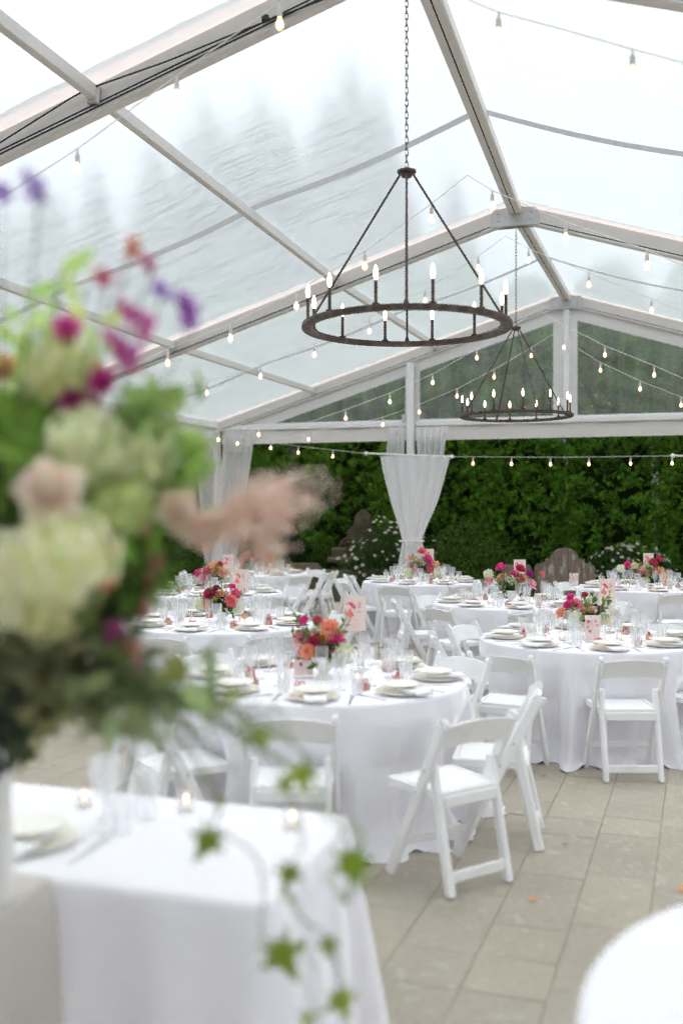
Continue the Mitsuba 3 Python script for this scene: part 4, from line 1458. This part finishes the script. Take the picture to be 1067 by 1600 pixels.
centrepiece('10', [('r', 'magenta', -.16, .20, .05), ('r', 'raspberry', -.07, .23, .05), ('d', 'pink', -.09, .15, .05), ('d', 'peach', .02, .25, .09), ('o', 'blush', .10, .2, .06), ('h', 'white', .19, .16, .05), ('o', 'pink', .0, .14, .045), ('r', 'burgundy', .06, .3, .035)], 5)
centrepiece('c', [('r', 'pink', -.10, .16, .05), ('r', 'magenta', .05, .24, .055), ('o', 'cream', -.05, .22, .05), ('d', 'rose', .0, .32, .05), ('r', 'magenta', -.05, .12, .05), ('o', 'peach', .12, .18, .05), ('h', 'white', -.12, .10, .06), ('h', 'white', .13, .1, .06), ('r', 'raspberry', .07, .14, .05), ('o', 'blush', -.1, .25, .045)], 6)
centrepiece('r', [('r', 'magenta', -.16, .26, .05), ('r', 'burgundy', .11, .28, .065), ('o', 'cream', -.10, .25, .05), ('d', 'pink', .0, .17, .07), ('d', 'peach', .18, .17, .075), ('h', 'white', -.25, .22, .05), ('o', 'cream', .05, .25, .05), ('d', 'peach', .22, .10, .07), ('r', 'burgundy', .18, .33, .045), ('o', 'blush', .08, .18, .05)], 7)
centrepiece('l', [('r', 'coral', -.1, .22, .07), ('r', 'pink', .06, .25, .065), ('d', 'orange', .16, .18, .075), ('d', 'pink', -.16, .14, .06), ('r', 'burgundy', .18, .26, .045), ('o', 'rose', .0, .16, .06), ('o', 'coral', .06, .13, .06)], 8)

# ------------------------------------------------------------------ the big blurred arrangement in front
BD = 2.0
bq = thing('flower_arrangement', 'huge blurred flower arrangement in a tall white vase, filling the left of the photo', 'flowers')
r = np.random.default_rng(99)


def BP(px, py, dy=0.0):
    return P(px, py, BD + dy)


vx, vy = -.855, 2.40
vz0, vz1 = HT + .006, EYE - (1105 - CY) / F * 2.40
part(bq, 'vase', move(lathe([(0, 0), (.062, 0), (.066, .01), (.058, (vz1 - vz0) * .5), (.066, vz1 - vz0 - .01), (.062, vz1 - vz0), (.055, vz1 - vz0 - .02), (.05, .03), (0, .02)], 36), (vx, vy, vz0)), 'm_ceramic', 40)
ORG = np.array([vx, vy, vz1 - .02])
PX = 1 / F * BD


def bloom(nm, fn, px, py, rpx, dy, c, d=(.25, -1, .35), **kw):
    m, col = fn(r, c, **kw)
    p = BP(px, py, dy)
    R = frame_of(np.array([d], float), np.array([r.uniform(0, 6)]))[0]
    s = rpx / F * (BD + dy)
    key = part(bq, nm, (m[0] @ R.T * s + p, m[1]), 'm_petal', color=col)
    return p


HY, HYG = (.93, .94, .70), (.78, .85, .48)
stems, leaves = [], []
for px, py, rr, dy, c in ((105, 872, 84, -.22, HY), (8, 905, 80, -.12, (.94, .94, .78)), (75, 950, 60, -.10, (.90, .90, .62)), (100, 578, 60, -.05, (.86, .88, .60)), (58, 596, 36, .0, (.86, .88, .64)),
                          (135, 690, 62, -.12, (.90, .93, .70)), (215, 715, 60, .0, (.90, .93, .68)), (190, 790, 52, -.05, HYG), (20, 650, 52, .1, (.70, .78, .44)), (245, 760, 38, .1, HYG), (295, 700, 34, .12, (.66, .76, .36))):
    p = bloom('hydrangea', hydrangea, px, py, rr, dy, c, n=150)
    stems.append(tube([ORG, (ORG + p) / 2 + [.0, .04, -.04], p], .004, 5))
for px, py, rr, dy, c in ((-70, 760, 80, .1, HY), (-180, 850, 80, .2, HYG), (-120, 620, 70, .25, HY), (-260, 720, 70, .35, HY), (-90, 900, 70, .5, HYG), (60, 760, 60, .55, HY), (-300, 900, 60, .45, HYG), (0, 640, 60, .6, HY)):
    p = bloom('hydrangea', hydrangea, px, py, rr, dy, c, d=(-.4, .3, .5), n=150)
    stems.append(tube([ORG, (ORG + p) / 2 + [.0, .04, -.04], p], .004, 5))
for px, py, rr, dy, c, nm, fn in ((-150, 740, 50, .05, (.90, .78, .68), 'rose', rose), (-240, 820, 45, .3, (.84, .3, .4), 'dahlia', dahlia), (78, 772, 62, -.25, (.90, .78, .68), 'rose', rose), (278, 800, 40, -.05, (.90, .78, .68), 'rose', rose), (318, 830, 38, -.05, (.90, .75, .66), 'rose', rose), (5, 575, 26, .0, (.86, .50, .36), 'rose', rose),
                                  (218, 820, 17, .0, (.85, .52, .47), 'rose', rose), (234, 846, 18, .02, (.85, .55, .50), 'rose', rose), (243, 880, 16, .0, (.80, .52, .44), 'rose', rose),
                                  (105, 512, 26, -.1, (.86, .22, .58), 'clematis', rose), (158, 596, 25, -.1, (.66, .07, .40), 'clematis', rose), (112, 625, 26, -.08, (.60, .06, .38), 'clematis', rose), (140, 632, 22, -.12, (.36, .05, .14), 'clematis', rose), (150, 575, 16, -.05, (.80, .45, .42), 'clematis', rose),
                                  (165, 912, 13, -.25, (.75, .20, .12), 'rosebud', rose), (226, 915, 28, .08, (.88, .50, .44), 'rose', rose), (216, 950, 22, .05, (.86, .52, .50), 'rose', rose),
                                  (180, 988, 20, -.05, (.70, .24, .52), 'clematis', rose), (214, 1046, 15, -.05, (.76, .28, .62), 'clematis', rose), (205, 1016, 22, -.05, (.84, .60, .52), 'rose', rose)):
    p = bloom(nm, fn, px, py, rr, dy, c)
    stems.append(tube([ORG, (ORG + p) / 2 + [.0, .04, -.03], p], .003, 5))


def spike(nm, p0, p1, rad, n, c, dy, stem_to=None):
    a, b = BP(*p0, dy), BP(*p1, dy)
    k = r.uniform(0, 1, n)
    d = r.normal(0, 1, (n, 3))
    d /= np.linalg.norm(d, axis=1, keepdims=True)
    pos = a + (b - a) * k[:, None] + d * rad * (1 - .6 * k[:, None])
    m, col = scatter(tri(petal(.020, .016, .2, .3)), pos - d * .006, frame_of(d + unit(b - a) * .4, r.uniform(0, 6, n)), r.uniform(.7, 1.3, n) * (1.1 - .5 * k), tint(r, c, n, .25))
    part(bq, nm, m, 'm_petal', color=col)
    stems.append(tube([ORG, (ORG * .4 + a * .6) + [0, .02, .0], a, b], .002, 5))


PURP, MAG = (.50, .30, .74), (.76, .22, .56)
for p0, p1, c, rad, n, dy in (((228, 512), (185, 472), MAG, .012, 60, -.3), ((208, 562), (165, 518), (.68, .16, .48), .012, 60, -.35), ((303, 505), (280, 452), (.54, .22, .68), .012, 50, -.2), ((252, 462), (246, 448), PURP, .012, 24, -.2),
                              ((62, 305), (36, 268), PURP, .012, 34, -.35), ((4, 308), (0, 290), PURP, .010, 20, -.3), ((203, 400), (208, 375), (.82, .34, .20), .010, 26, -.25), ((168, 445), (158, 425), (.72, .20, .30), .010, 22, -.25), ((240, 415), (232, 408), (.72, .28, .45), .008, 14, -.25)):
    spike('larkspur_spike', p0, p1, rad, n, c, dy)
# the fluffy peach plume at the right
pos, dd = [], []
for _ in range(34):
    a = np.array(BP(330, 825, -.02))
    ex = BP(438 + r.normal(0, 26), 795 + r.normal(0, 32), -.02 + r.normal(0, .05))
    k = np.clip(r.beta(2.4, 1.2, 40), 0, 1)[:, None]
    q = a + (ex - a) * k + r.normal(0, 1, (40, 3)) * (.005 + .018 * k)
    pos.append(q)
    dd.append(r.normal(0, 1, (40, 3)))
    stems.append(tube([a, (a + ex) / 2, ex], .0012, 4))
pos, dd = np.vstack(pos), np.vstack(dd)
m, col = scatter(tri(petal(.013, .012, .2, .2, nu=4)), pos, frame_of(dd, r.uniform(0, 6, len(pos))), r.uniform(.6, 1.3, len(pos)), tint(r, (.93, .73, .64), len(pos), .16))
part(bq, 'peach_plume', m, 'm_petal', color=col)
stems.append(tube([ORG, BP(200, 900, .0), BP(330, 825, -.02)], .003, 5))
# leaves: clouds of leaves along sprigs
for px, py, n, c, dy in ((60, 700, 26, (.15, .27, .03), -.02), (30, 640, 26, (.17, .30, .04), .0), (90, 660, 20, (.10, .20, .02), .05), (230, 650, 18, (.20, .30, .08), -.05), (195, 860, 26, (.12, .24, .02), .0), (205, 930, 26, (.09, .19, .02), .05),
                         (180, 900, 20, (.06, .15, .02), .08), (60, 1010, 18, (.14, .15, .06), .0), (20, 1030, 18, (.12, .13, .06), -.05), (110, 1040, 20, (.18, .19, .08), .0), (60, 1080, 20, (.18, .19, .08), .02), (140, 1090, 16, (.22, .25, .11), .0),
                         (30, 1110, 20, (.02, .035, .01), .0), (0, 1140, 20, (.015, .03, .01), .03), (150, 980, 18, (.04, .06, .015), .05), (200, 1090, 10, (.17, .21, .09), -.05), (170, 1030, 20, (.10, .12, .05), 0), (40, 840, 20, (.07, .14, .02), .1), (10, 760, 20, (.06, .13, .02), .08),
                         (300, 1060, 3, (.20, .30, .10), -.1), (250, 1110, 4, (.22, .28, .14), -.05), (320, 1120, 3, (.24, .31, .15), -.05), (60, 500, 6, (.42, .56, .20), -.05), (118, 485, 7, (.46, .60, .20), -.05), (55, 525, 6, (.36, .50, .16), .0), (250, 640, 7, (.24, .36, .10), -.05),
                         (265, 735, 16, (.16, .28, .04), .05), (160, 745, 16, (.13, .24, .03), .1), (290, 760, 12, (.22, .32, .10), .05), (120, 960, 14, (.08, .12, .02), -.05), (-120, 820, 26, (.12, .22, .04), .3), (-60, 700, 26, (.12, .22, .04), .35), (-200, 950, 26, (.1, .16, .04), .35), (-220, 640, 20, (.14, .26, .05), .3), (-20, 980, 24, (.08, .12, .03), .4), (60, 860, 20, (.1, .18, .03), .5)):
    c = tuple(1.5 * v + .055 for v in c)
    tip = BP(px, py, dy)
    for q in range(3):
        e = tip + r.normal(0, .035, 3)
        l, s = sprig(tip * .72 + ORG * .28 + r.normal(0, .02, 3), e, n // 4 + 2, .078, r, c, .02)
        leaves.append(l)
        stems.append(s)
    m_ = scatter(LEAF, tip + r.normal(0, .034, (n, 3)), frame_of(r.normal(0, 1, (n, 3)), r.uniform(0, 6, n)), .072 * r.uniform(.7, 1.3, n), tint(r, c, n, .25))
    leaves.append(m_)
# airy trailing greens below
for px, py in ((300, 1100), (350, 1130), (390, 1170), (440, 1190), (480, 1220), (330, 1180), (270, 1180), (420, 1110), (230, 1160), (260, 1080), (310, 1075), (345, 1095), (400, 1130), (450, 1160), (290, 1140), (500, 1190), (370, 1210), (215, 1190), (320, 1215)):
    st = BP(150, 1060, -.03)
    e = BP(px, py, -.08 + r.normal(0, .03))
    l, s = sprig(st, e, 24, .020, r, (.30, .37, .17), .03, stem=.0012)
    leaves.append(l)
    stems.append(s)
m, col = join(leaves)
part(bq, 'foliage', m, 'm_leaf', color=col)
part(bq, 'stems', cat(*stems), 'm_stem')
# ivy vines with single leaves
vine = []
ivy_at = [(335, 1312, 34, -.10, 4.6, (.11, .19, .03)), (430, 1488, 42, -.10, 4.9, (.14, .23, .035)), (457, 1362, 28, -.05, 4.5, (.16, .26, .05)), (545, 1345, 38, -.12, 4.4, (.15, .28, .03)), (512, 1474, 22, -.02, 4.8, (.17, .26, .07)), (527, 1560, 30, -.06, 4.7, (.17, .27, .04)),
          (290, 1045, 36, -.15, 4.2, (.16, .24, .07)), (405, 1148, 26, -.05, 5.0, (.22, .33, .07)), (470, 1205, 30, -.08, 4.3, (.20, .33, .05)), (440, 1225, 20, -.05, 5.4, (.21, .33, .07)), (370, 1085, 20, -.05, 4.6, (.22, .31, .10)), (485, 1590, 18, -.08, 4.4, (.20, .3, .08)), (60, 1150, 30, .25, 4.7, (.38, .46, .26)), (50, 1175, 24, .25, 4.0, (.06, .10, .03)), (455, 1405, 10, -.05, 4.6, (.2, .26, .1)), (540, 1400, 12, -.1, 4.6, (.18, .24, .1)), (340, 1255, 12, -.1, 4.6, (.18, .26, .08))]
for px, py, sz, dy, a, c in ivy_at:
    a = a + r.uniform(-.7, .7)
    p = BP(px, py - sz * .4, dy)
    R = np.stack([[math.cos(a), -.25, math.sin(a)], [-math.sin(a), .1, math.cos(a)], [.2, -1, 0]], 1)
    R, _ = np.linalg.qr(R)
    R *= np.sign(np.diag(R.T @ np.stack([[math.cos(a), -.25, math.sin(a)], [-math.sin(a), .1, math.cos(a)], [.2, -1, 0]], 1)))
    s = sz * 1.7 / F * (BD + dy)
    cc = tint(r, np.array(c) * [1.55, 1.25, 1.25], 1, .15)
    part(bq, 'ivy_leaf', (IVY[0] @ R.T * s + p, IVY[1]), 'm_leaf', color=np.repeat(cc, len(IVY[0]), 0))
for path in ([(150, 1080), (260, 1130), (340, 1250), (335, 1295), (400, 1340), (410, 1430), (430, 1470)], [(180, 1080), (330, 1120), (420, 1180), (470, 1290), (460, 1345), (450, 1400), (490, 1450), (512, 1462), (530, 1540), (490, 1580)], [(200, 1070), (400, 1120), (480, 1190), (540, 1310), (545, 1330), (545, 1400)], [(150, 1050), (240, 1040), (290, 1035)]):
    pp = np.array([BP(x, y, -.08) for x, y in path])
    k = np.linspace(0, len(pp) - 1, len(pp) * 5)
    from scipy.interpolate import CubicSpline
    vine.append(tube(CubicSpline(np.arange(len(pp)), pp)(k), .0024, 5))
part(bq, 'ivy_vine', cat(*vine), 'm_stem')
fine = []
for px, py in ((575, 1375), (588, 1395), (560, 1330), (500, 1230), (520, 1290), (450, 1130), (380, 1150), (345, 1090), (300, 1150), (260, 1200), (540, 1420), (470, 1440), (500, 1520)):
    e = BP(px, py, -.06 + r.normal(0, .03))
    l, s = sprig(e + [-.05, .02, .06], e + r.normal(0, .01, 3), 16, .013, r, (.30, .40, .14), .01, stem=.0008)
    fine.append(l)
m, col = join(fine)
key = part(bq, 'fine_leaves', m, 'm_leaf', color=col)
labels[key] = {'kind': 'stuff'}

# ------------------------------------------------------------------ outside: hedge, shrubs, stones
GO = APEX[4]


def hedge_pt(px, py, back):
    o = GO + AX * back
    d = P(px, py, 1.0) - np.array([0, 0, EYE])
    t = (o @ AX) / (d @ AX)
    return d * t + np.array([0, 0, EYE])


def frond():
    v, f = [], []
    for k, (x, y, a, L, W) in enumerate(((0, 0, 0, 1, .17), (.12, .01, .62, .72, .14), (.12, -.01, -.62, .72, .14))):
        c, s = math.cos(a), math.sin(a)
        q = [(0, 0), (.5 * L, W / 2), (L, 0), (.5 * L, -W / 2)]
        n = len(v)
        for qx, qy in q:
            X, Y = x + qx * c - qy * s, y + qx * s + qy * c
            v.append((X, Y, .10 * X - .38 * X * X - .2 * Y * Y))
        f += [[n, n + 2, n + 1], [n, n + 3, n + 2]]
    return np.array(v), np.array(f)


FROND = frond()


def hedge_tree(H, rad, n, seed, size=(.07, .135)):
    q = np.random.default_rng(seed)
    m_ = n // 9
    z = H * q.uniform(0, 1, m_) ** .85
    a = q.uniform(0, 2 * PI, m_)
    lump = meshkit.fbm(np.stack([np.cos(a) * 2.6, np.sin(a) * 2.6, z * 1.5], -1), 3, seed)
    prof = np.clip((1 - (z / H) ** 3.0), .03, 1) ** .6
    rr = rad * prof * (.60 + .74 * lump) * q.uniform(.84, 1.03, m_)
    c0 = np.column_stack([rr * np.cos(a), rr * np.sin(a), z])
    d0 = np.column_stack([np.cos(a), np.sin(a), .45 + q.normal(0, .3, m_)])
    d0[:, :2] += q.normal(0, .3, (m_, 2))
    k = np.repeat(np.arange(m_), 9)
    n = len(k)
    t = q.uniform(-.5, 1, n)[:, None]
    pos = c0[k] + d0[k] * t * .13 + q.normal(0, 1, (n, 3)) * [.04, .04, .03]
    d = d0[k] + q.normal(0, .38, (n, 3))
    R = frame_of(d, np.repeat(q.uniform(0, PI, m_), 9) + q.normal(0, .35, n))
    R = np.stack([R[..., 2], R[..., 0], R[..., 1]], -1)
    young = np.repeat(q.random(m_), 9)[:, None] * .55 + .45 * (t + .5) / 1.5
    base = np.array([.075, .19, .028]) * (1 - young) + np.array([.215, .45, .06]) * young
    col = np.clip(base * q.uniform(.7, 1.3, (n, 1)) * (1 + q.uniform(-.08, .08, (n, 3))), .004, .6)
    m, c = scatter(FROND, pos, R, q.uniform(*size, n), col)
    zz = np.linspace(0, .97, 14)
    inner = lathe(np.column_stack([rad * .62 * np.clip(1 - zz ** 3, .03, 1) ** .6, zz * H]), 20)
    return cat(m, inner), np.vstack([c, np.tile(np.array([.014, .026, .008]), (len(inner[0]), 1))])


def tree_group(key, m, c, trunk):
    scene[key] = {'type': 'shapegroup', 'crown': mikit.ply(m, 'm_hedge', color=c), 'trunk': mikit.ply(trunk, 'm_bark', smooth=True)}


def tree_at(key, group, M):
    scene[key] = {'type': 'instance', 'to_world': M, 'group': {'type': 'ref', 'id': group}}


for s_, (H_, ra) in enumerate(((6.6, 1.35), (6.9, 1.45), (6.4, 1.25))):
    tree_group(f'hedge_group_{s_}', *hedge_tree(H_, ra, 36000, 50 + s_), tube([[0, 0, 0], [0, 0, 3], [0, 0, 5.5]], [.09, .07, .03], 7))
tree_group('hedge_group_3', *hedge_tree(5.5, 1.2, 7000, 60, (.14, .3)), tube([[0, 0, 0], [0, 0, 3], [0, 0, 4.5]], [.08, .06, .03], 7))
r = np.random.default_rng(17)
hx = np.arange(-9.6, 12.5, 1.72)
ORD = ['first', 'second', 'third', 'fourth', 'fifth', 'sixth', 'seventh', 'eighth', 'ninth', 'tenth', 'eleventh', 'twelfth', 'thirteenth', 'fourteenth']
for i, w in enumerate(hx):
    back = 3.3 + r.uniform(-.3, .3) + (.0 if w > -3 else .8)
    p = GO + LT * (w + r.uniform(-.15, .15)) + AX * back
    key = thing('hedge_tree', f'tall dark green arborvitae, {ORD[i]} from the left in the hedge behind the gable', 'tree', 'arborvitae trees of the hedge')
    tree_at(key, f'hedge_group_{i % 3}', xf(p[0], p[1], -.05, r.uniform(0, 360)))
# the side of the garden left of the tent
for i, b in enumerate(np.arange(-10.5, 3.0, 1.7)):
    p = GO + LT * (-11.2 + r.uniform(-.3, .3)) + AX * b
    key = thing('hedge_tree', f'dark green arborvitae along the left side of the tent, {ORD[i]} from the near end', 'tree', 'arborvitae trees left of the tent')
    tree_at(key, 'hedge_group_3', xf(p[0], p[1], -.05, r.uniform(0, 360)))


def conifer(H, rad, n, seed):
    q = np.random.default_rng(seed)
    z = H * (.05 + .95 * q.uniform(0, 1, n) ** .95)
    a = q.uniform(0, 2 * PI, n)
    tier = .75 + .25 * np.abs(np.sin(z * 2.6 + 1.3 * np.sin(a)))
    rr = rad * (1 - z / H) ** .9 * tier * q.uniform(.25, 1, n) ** .5 * (.7 + .6 * meshkit.fbm(np.stack([np.cos(a) * 2, np.sin(a) * 2, z * .5], -1), 3, seed))
    pos = np.column_stack([rr * np.cos(a), rr * np.sin(a), z - rr * .25])
    d = np.column_stack([np.cos(a), np.sin(a), -.35 + q.normal(0, .2, n)])
    R = frame_of(d, q.uniform(-.5, .5, n))
    R = np.stack([R[..., 2], R[..., 0], R[..., 1]], -1)
    col = tint(q, (.030, .065, .022), n, .4)
    return scatter(FROND, pos, R, q.uniform(.5, 1.1, n) * (1.05 - .75 * (z / H) ** 2), col)


CON = []
for s_ in range(2):
    m, c = conifer(1.0 * 22, 5.2, 6000, 80 + s_)
    tree_group(f'conifer_group_{s_}', m, c, tube([[0, 0, 0], [0, 0, 11], [0, 0, 21]], [.40, .24, .03], 8))
for i, (px, py, Y, ps) in enumerate(((322, 150, 44, 'tall tip left of the nearest purlin'), (352, 195, 49, 'shorter tip between two tall ones'), (292, 205, 45, 'shoulder of the left group'), (408, 138, 46, 'tallest left of the chandelier chain'), (444, 178, 50, 'just left of the chandelier chain, shorter'), (378, 190, 45, 'low tip in the left group'), (490, 205, 47, 'low one left of the chandelier chain'), (548, 92, 48, 'highest one left of the ridge beam'),
                                     (512, 150, 52, 'broad one behind the chandelier chain'), (592, 130, 50, 'broad one against the ridge beam'), (240, 215, 43, 'first of the left group'), (150, 255, 43, 'above the purple flower spikes'), (60, 275, 45, 'at the left edge of the photo'))):
    p = P(px, CY, Y)
    top = EYE - (py - CY) / F * Y
    key = thing('conifer', f'tall misty conifer seen through the clear roof, {ps}', 'tree', 'tall conifers beyond the clear roof')
    s = top / 22
    tree_at(key, f'conifer_group_{i % 2}', xf(p[0], p[1], 0, r.uniform(0, 360), 0, s))


for i, (px, py, Y) in enumerate(((20, 330, 60), (90, 300, 62), (165, 320, 58), (225, 290, 60), (290, 310, 64), (350, 270, 58), (440, 300, 63), (500, 280, 60), (570, 260, 62), (640, 300, 60), (-50, 330, 60), (710, 270, 64))):
    p = P(px, CY, Y)
    top = EYE - (py - CY) / F * Y
    key = thing('conifer', f'faint grey conifer of the wood beyond the tent, {ORD[i]} along the row', 'tree', 'wood beyond the tent')
    tree_at(key, f'conifer_group_{i % 2}', xf(p[0], p[1], 0, r.uniform(0, 360), 0, top / 22))


def shrub(label, p, rx, ry, h, n, seed, base, leaf=.055, flowers=0, catg='shrub'):
    q = np.random.default_rng(seed)
    t = thing('rose_bush' if flowers else 'shrub', label, catg)
    d = q.normal(0, 1, (n, 3))
    d /= np.linalg.norm(d, axis=1, keepdims=True)
    d[:, 2] = np.abs(d[:, 2])
    lump = .62 + .62 * meshkit.fbm(d * 2.3 + seed, 3, seed)
    pos = d * [rx, ry, h] * (lump * q.uniform(.6, 1.03, n))[:, None] + p
    R = frame_of(d + q.normal(0, .6, (n, 3)) + [0, 0, .3], q.uniform(0, 6, n))
    R = np.stack([R[..., 2], R[..., 0], R[..., 1]], -1)
    m, c = scatter(LEAF, pos, R, leaf * q.uniform(.7, 1.4, n), tint(q, base, n, .35))
    part(t, 'leaves', m, 'm_leaf', color=c)
    st = []
    for k in range(9):
        e = q.normal(0, 1, 3)
        e[2] = abs(e[2]) + .5
        e = unit(e) * [rx, ry, h] * .75
        st.append(tube([np.asarray(p) + [0, 0, -.02], np.asarray(p) + e * .5 + [0, 0, .1], np.asarray(p) + e], [.014, .009, .004], 5))
    part(t, 'stem', cat(*st), 'm_bark')
    if flowers:
        fd = d[:4000]
        sel = np.where((d[:, 1] < .2) & (d[:, 2] > .25))[0][:flowers]
        n2 = len(sel)
        f0, c0_ = ring_flower([(6, .05, 15, 1, .8, .2, .2, 0), (5, .05, 50, .7, .6, .2, .3, .05)], q, (.80, .80, .74))
        Rf = frame_of(d[sel] + [0, -.5, .2], q.uniform(0, 6, n2))
        mf, _ = scatter(f0, d[sel] * [rx, ry, h] * (lump[sel] * 1.04)[:, None] + p, Rf, q.uniform(.028, .046, n2), np.zeros((n2, 3)))
        k = part(t, 'white_roses', mf, 'm_petal', color=np.tile(np.array([[.80, .80, .74]]), (len(mf[0]), 1)))
        labels[k] = {'kind': 'stuff'}
    return t


def gp(px, back, z=0.0):
    q = hedge_pt(px, 800, back)
    return np.array([q[0], q[1], z])


shrub('white rose bush left of the draped post, beside the stone fountain', gp(596, 1.0), .95, .6, 1.45, 7000, 1, (.055, .105, .035), flowers=95)
shrub('white rose bush behind the post curtain, right side', gp(672, 2.0), .55, .55, 1.2, 3600, 2, (.055, .105, .035), flowers=55)
shrub('dense dark green shrub between the post curtain and the weathered wood panel', gp(735, 1.8), 1.15, .75, 1.6, 9500, 3, (.10, .18, .04), .05)
shrub('long white rose bush right of the weathered wood panel', gp(985, 1.7), 1.1, .6, 1.15, 7500, 4, (.055, .11, .035), flowers=120)
shrub('low dark bush behind the weathered wood panel', gp(800, 2.2), .7, .5, 1.0, 3000, 9, (.07, .13, .025), .05)
shrub('small leafy shrub left of the stone fountain', gp(508, 1.9), .5, .5, 1.15, 2600, 5, (.05, .10, .025), .06)
shrub('dark rounded shrub at the foot of the hedge behind the far left table', gp(455, 1.9), .7, .6, 1.1, 3600, 6, (.022, .05, .014), .06)
shrub('green shrub by the corner curtains', gp(300, .9), .6, .6, .95, 3000, 7, (.06, .12, .03), .06)
shrub('bushy shrub left of the corner curtains, behind the blurred flowers', gp(235, .8), .8, .7, 1.5, 3600, 8, (.05, .11, .03), .06)
shrub('low green plant at the foot of the stone fountain', gp(530, .9), .16, .14, .30, 130, 12, (.16, .33, .05), .09)
for i, px in enumerate((20, 90, 160)):
    shrub(f'dark shrub along the left side, {ORD[i]} from the left edge', gp(px, -1.5 + 1.1 * i), .9, .8, 1.9, 2500, 20 + i, (.035, .075, .02), .08)

# boulders along the planting bed
for i, (px, back, w, h, lab) in enumerate(((478, .75, .42, .52, 'mossy boulder left of the loose folding chairs'), (512, .95, .50, .42, 'brown boulder between the loose folding chairs'), (541, .75, .42, .44, 'dark boulder behind the loose folding chair'), (585, .95, .52, .44, 'boulder behind the far table, left side'), (622, .9, .4, .40, 'boulder beside the foot of the post curtain'), (440, .9, .5, .46, 'boulder behind the farthest left table'), (806, .5, .34, .55, 'round boulder left of the weathered wood panel'))):
    ico = trimesh.creation.icosphere(3, 1.0)
    v = np.array(ico.vertices)
    v = v * (.72 + .55 * meshkit.fbm(v * 1.4 + i * 7, 4, i))[:, None]
    v = np.clip(v, -.82, .82)
    p = gp(px, back)
    key = thing('boulder', lab, 'rock')
    put(key, (v * [w, w * .7, h] + p + [0, 0, h * .55], np.array(ico.faces)), 'm_stone', 35)
# stone fountain base with scrolled back
fb = thing('stone_fountain', 'mossy carved stone fountain with a scrolled back, before the hedge', 'fountain')
p = gp(562, 1.9)
pr = [(.46, 0), (.50, .04), (.50, .16), (.44, .20), (.42, .26), (.52, .40), (.56, .50), (.50, .58), (.46, .62), (.60, .66), (.66, .70), (.66, .76), (.62, .79), (.0, .79)]
part(fb, 'basin', move(lathe(pr, 56, lambda z, a: 1 + .05 * np.abs(np.sin(9 * a)) * ((z > .26) & (z < .6))), p), 'm_stone', 35)
part(fb, 'block', box(p + [-.42, -.05, .88], (.30, .26, .19), .02), 'm_stone')
sc = [(-.55, 0), (.55, 0), (.55, .12), (.42, .30), (.30, .34), (.28, .52), (.16, .62), (.13, .82), (0, .95), (-.13, .82), (-.16, .62), (-.28, .52), (-.30, .34), (-.42, .30), (-.55, .12)]
v, f = extrude(Polygon(sc).buffer(-.04).buffer(.07, quad_segs=8), .16)
BX = np.stack([LT, UP, -AX], -1)
part(fb, 'scroll_back', (v @ BX.T + p + [0, 0, .79] + AX * .35, f), 'm_stone', 30)
for s in (-1, 1):
    th = np.linspace(0, 4.2 * PI, 50)
    rr = .16 * (1 - th / (4.6 * PI))
    pts = np.array([p + LT * (s * (.27 + .0 + q * math.cos(a))) + UP * (1.02 + q * math.sin(a)) + AX * .17 for q, a in zip(rr, th)])
    part(fb, 'scroll', tube(pts, .03, 7), 'm_stone', True)
# weathered wooden panel of upright boards
wpn = thing('wooden_panel', 'weathered grey brown board panel with an arched top, in front of the hedge', 'panel')
pw, Yw = gp(882, .75), None
sc_ = pw[1] / F
Wd = .56
top_pts = [(-.54, .0)]
arch = [(-.53, .70), (-.50, .755), (-.40, .775), (-.335, .80), (-.335, .86), (-.25, .86)]
th = np.linspace(PI * .93, PI * .07, 24)
arch += [(.255 * math.cos(a), .86 + .23 * math.sin(a) - .03) for a in th]
arch += [(.25, .86), (.335, .86), (.335, .80), (.40, .775), (.50, .755), (.53, .70)]
sil = Polygon([(-.54, .02)] + arch + [(.54, .02)]).buffer(0)
rr_ = np.random.default_rng(6)
xb = np.linspace(-.545, .545, 10)
for a, b in zip(xb[:-1], xb[1:]):
    g = sil.intersection(sbox(a + .003, 0, b - .003, 2))
    if g.is_empty:
        continue
    g = max(getattr(g, 'geoms', [g]), key=lambda x: x.area)
    v, f = extrude(g, .024)
    part(wpn, 'board', (v @ BX.T + pw + AX * rr_.uniform(-.004, .004), f), 'm_wood')
for z in (.25, .62):
    part(wpn, 'crosspiece', bar(pw + LT * -.5 + UP * z + AX * .03, pw + LT * .5 + UP * z + AX * .03, UP, .07, .03), 'm_wood')

# fallen petals and leaves on the paving
for px, py, c, lab in ((838, 1411, 'm_orange', 'orange fallen petal on the paving right of the nearest chair'), (1063, 1396, 'm_orange', 'orange fallen leaf at the right edge of the paving'), (879, 1320, 'm_kraft', 'small fallen petal on the paving behind the nearest chair'), (852, 1213, 'm_orange', 'small orange petal beside the second chair'),
                       (86, 1198, 'm_print_coral', 'coral petal on the paving left of the long table'), (199, 1205, 'm_print_coral', 'coral petal on the paving behind the blurred glasses'), (930, 1187, 'm_kraft', 'dry leaf at the hem of the cloth on the table marked five')):
    p = P(px, py, F * EYE / (py - CY))
    key = thing('fallen_petal', lab, 'petal')
    m = leaf_mesh(.034, .024, .25, -.01)
    put(key, move(m, p + [0, 0, .008], rotz(px)), c)
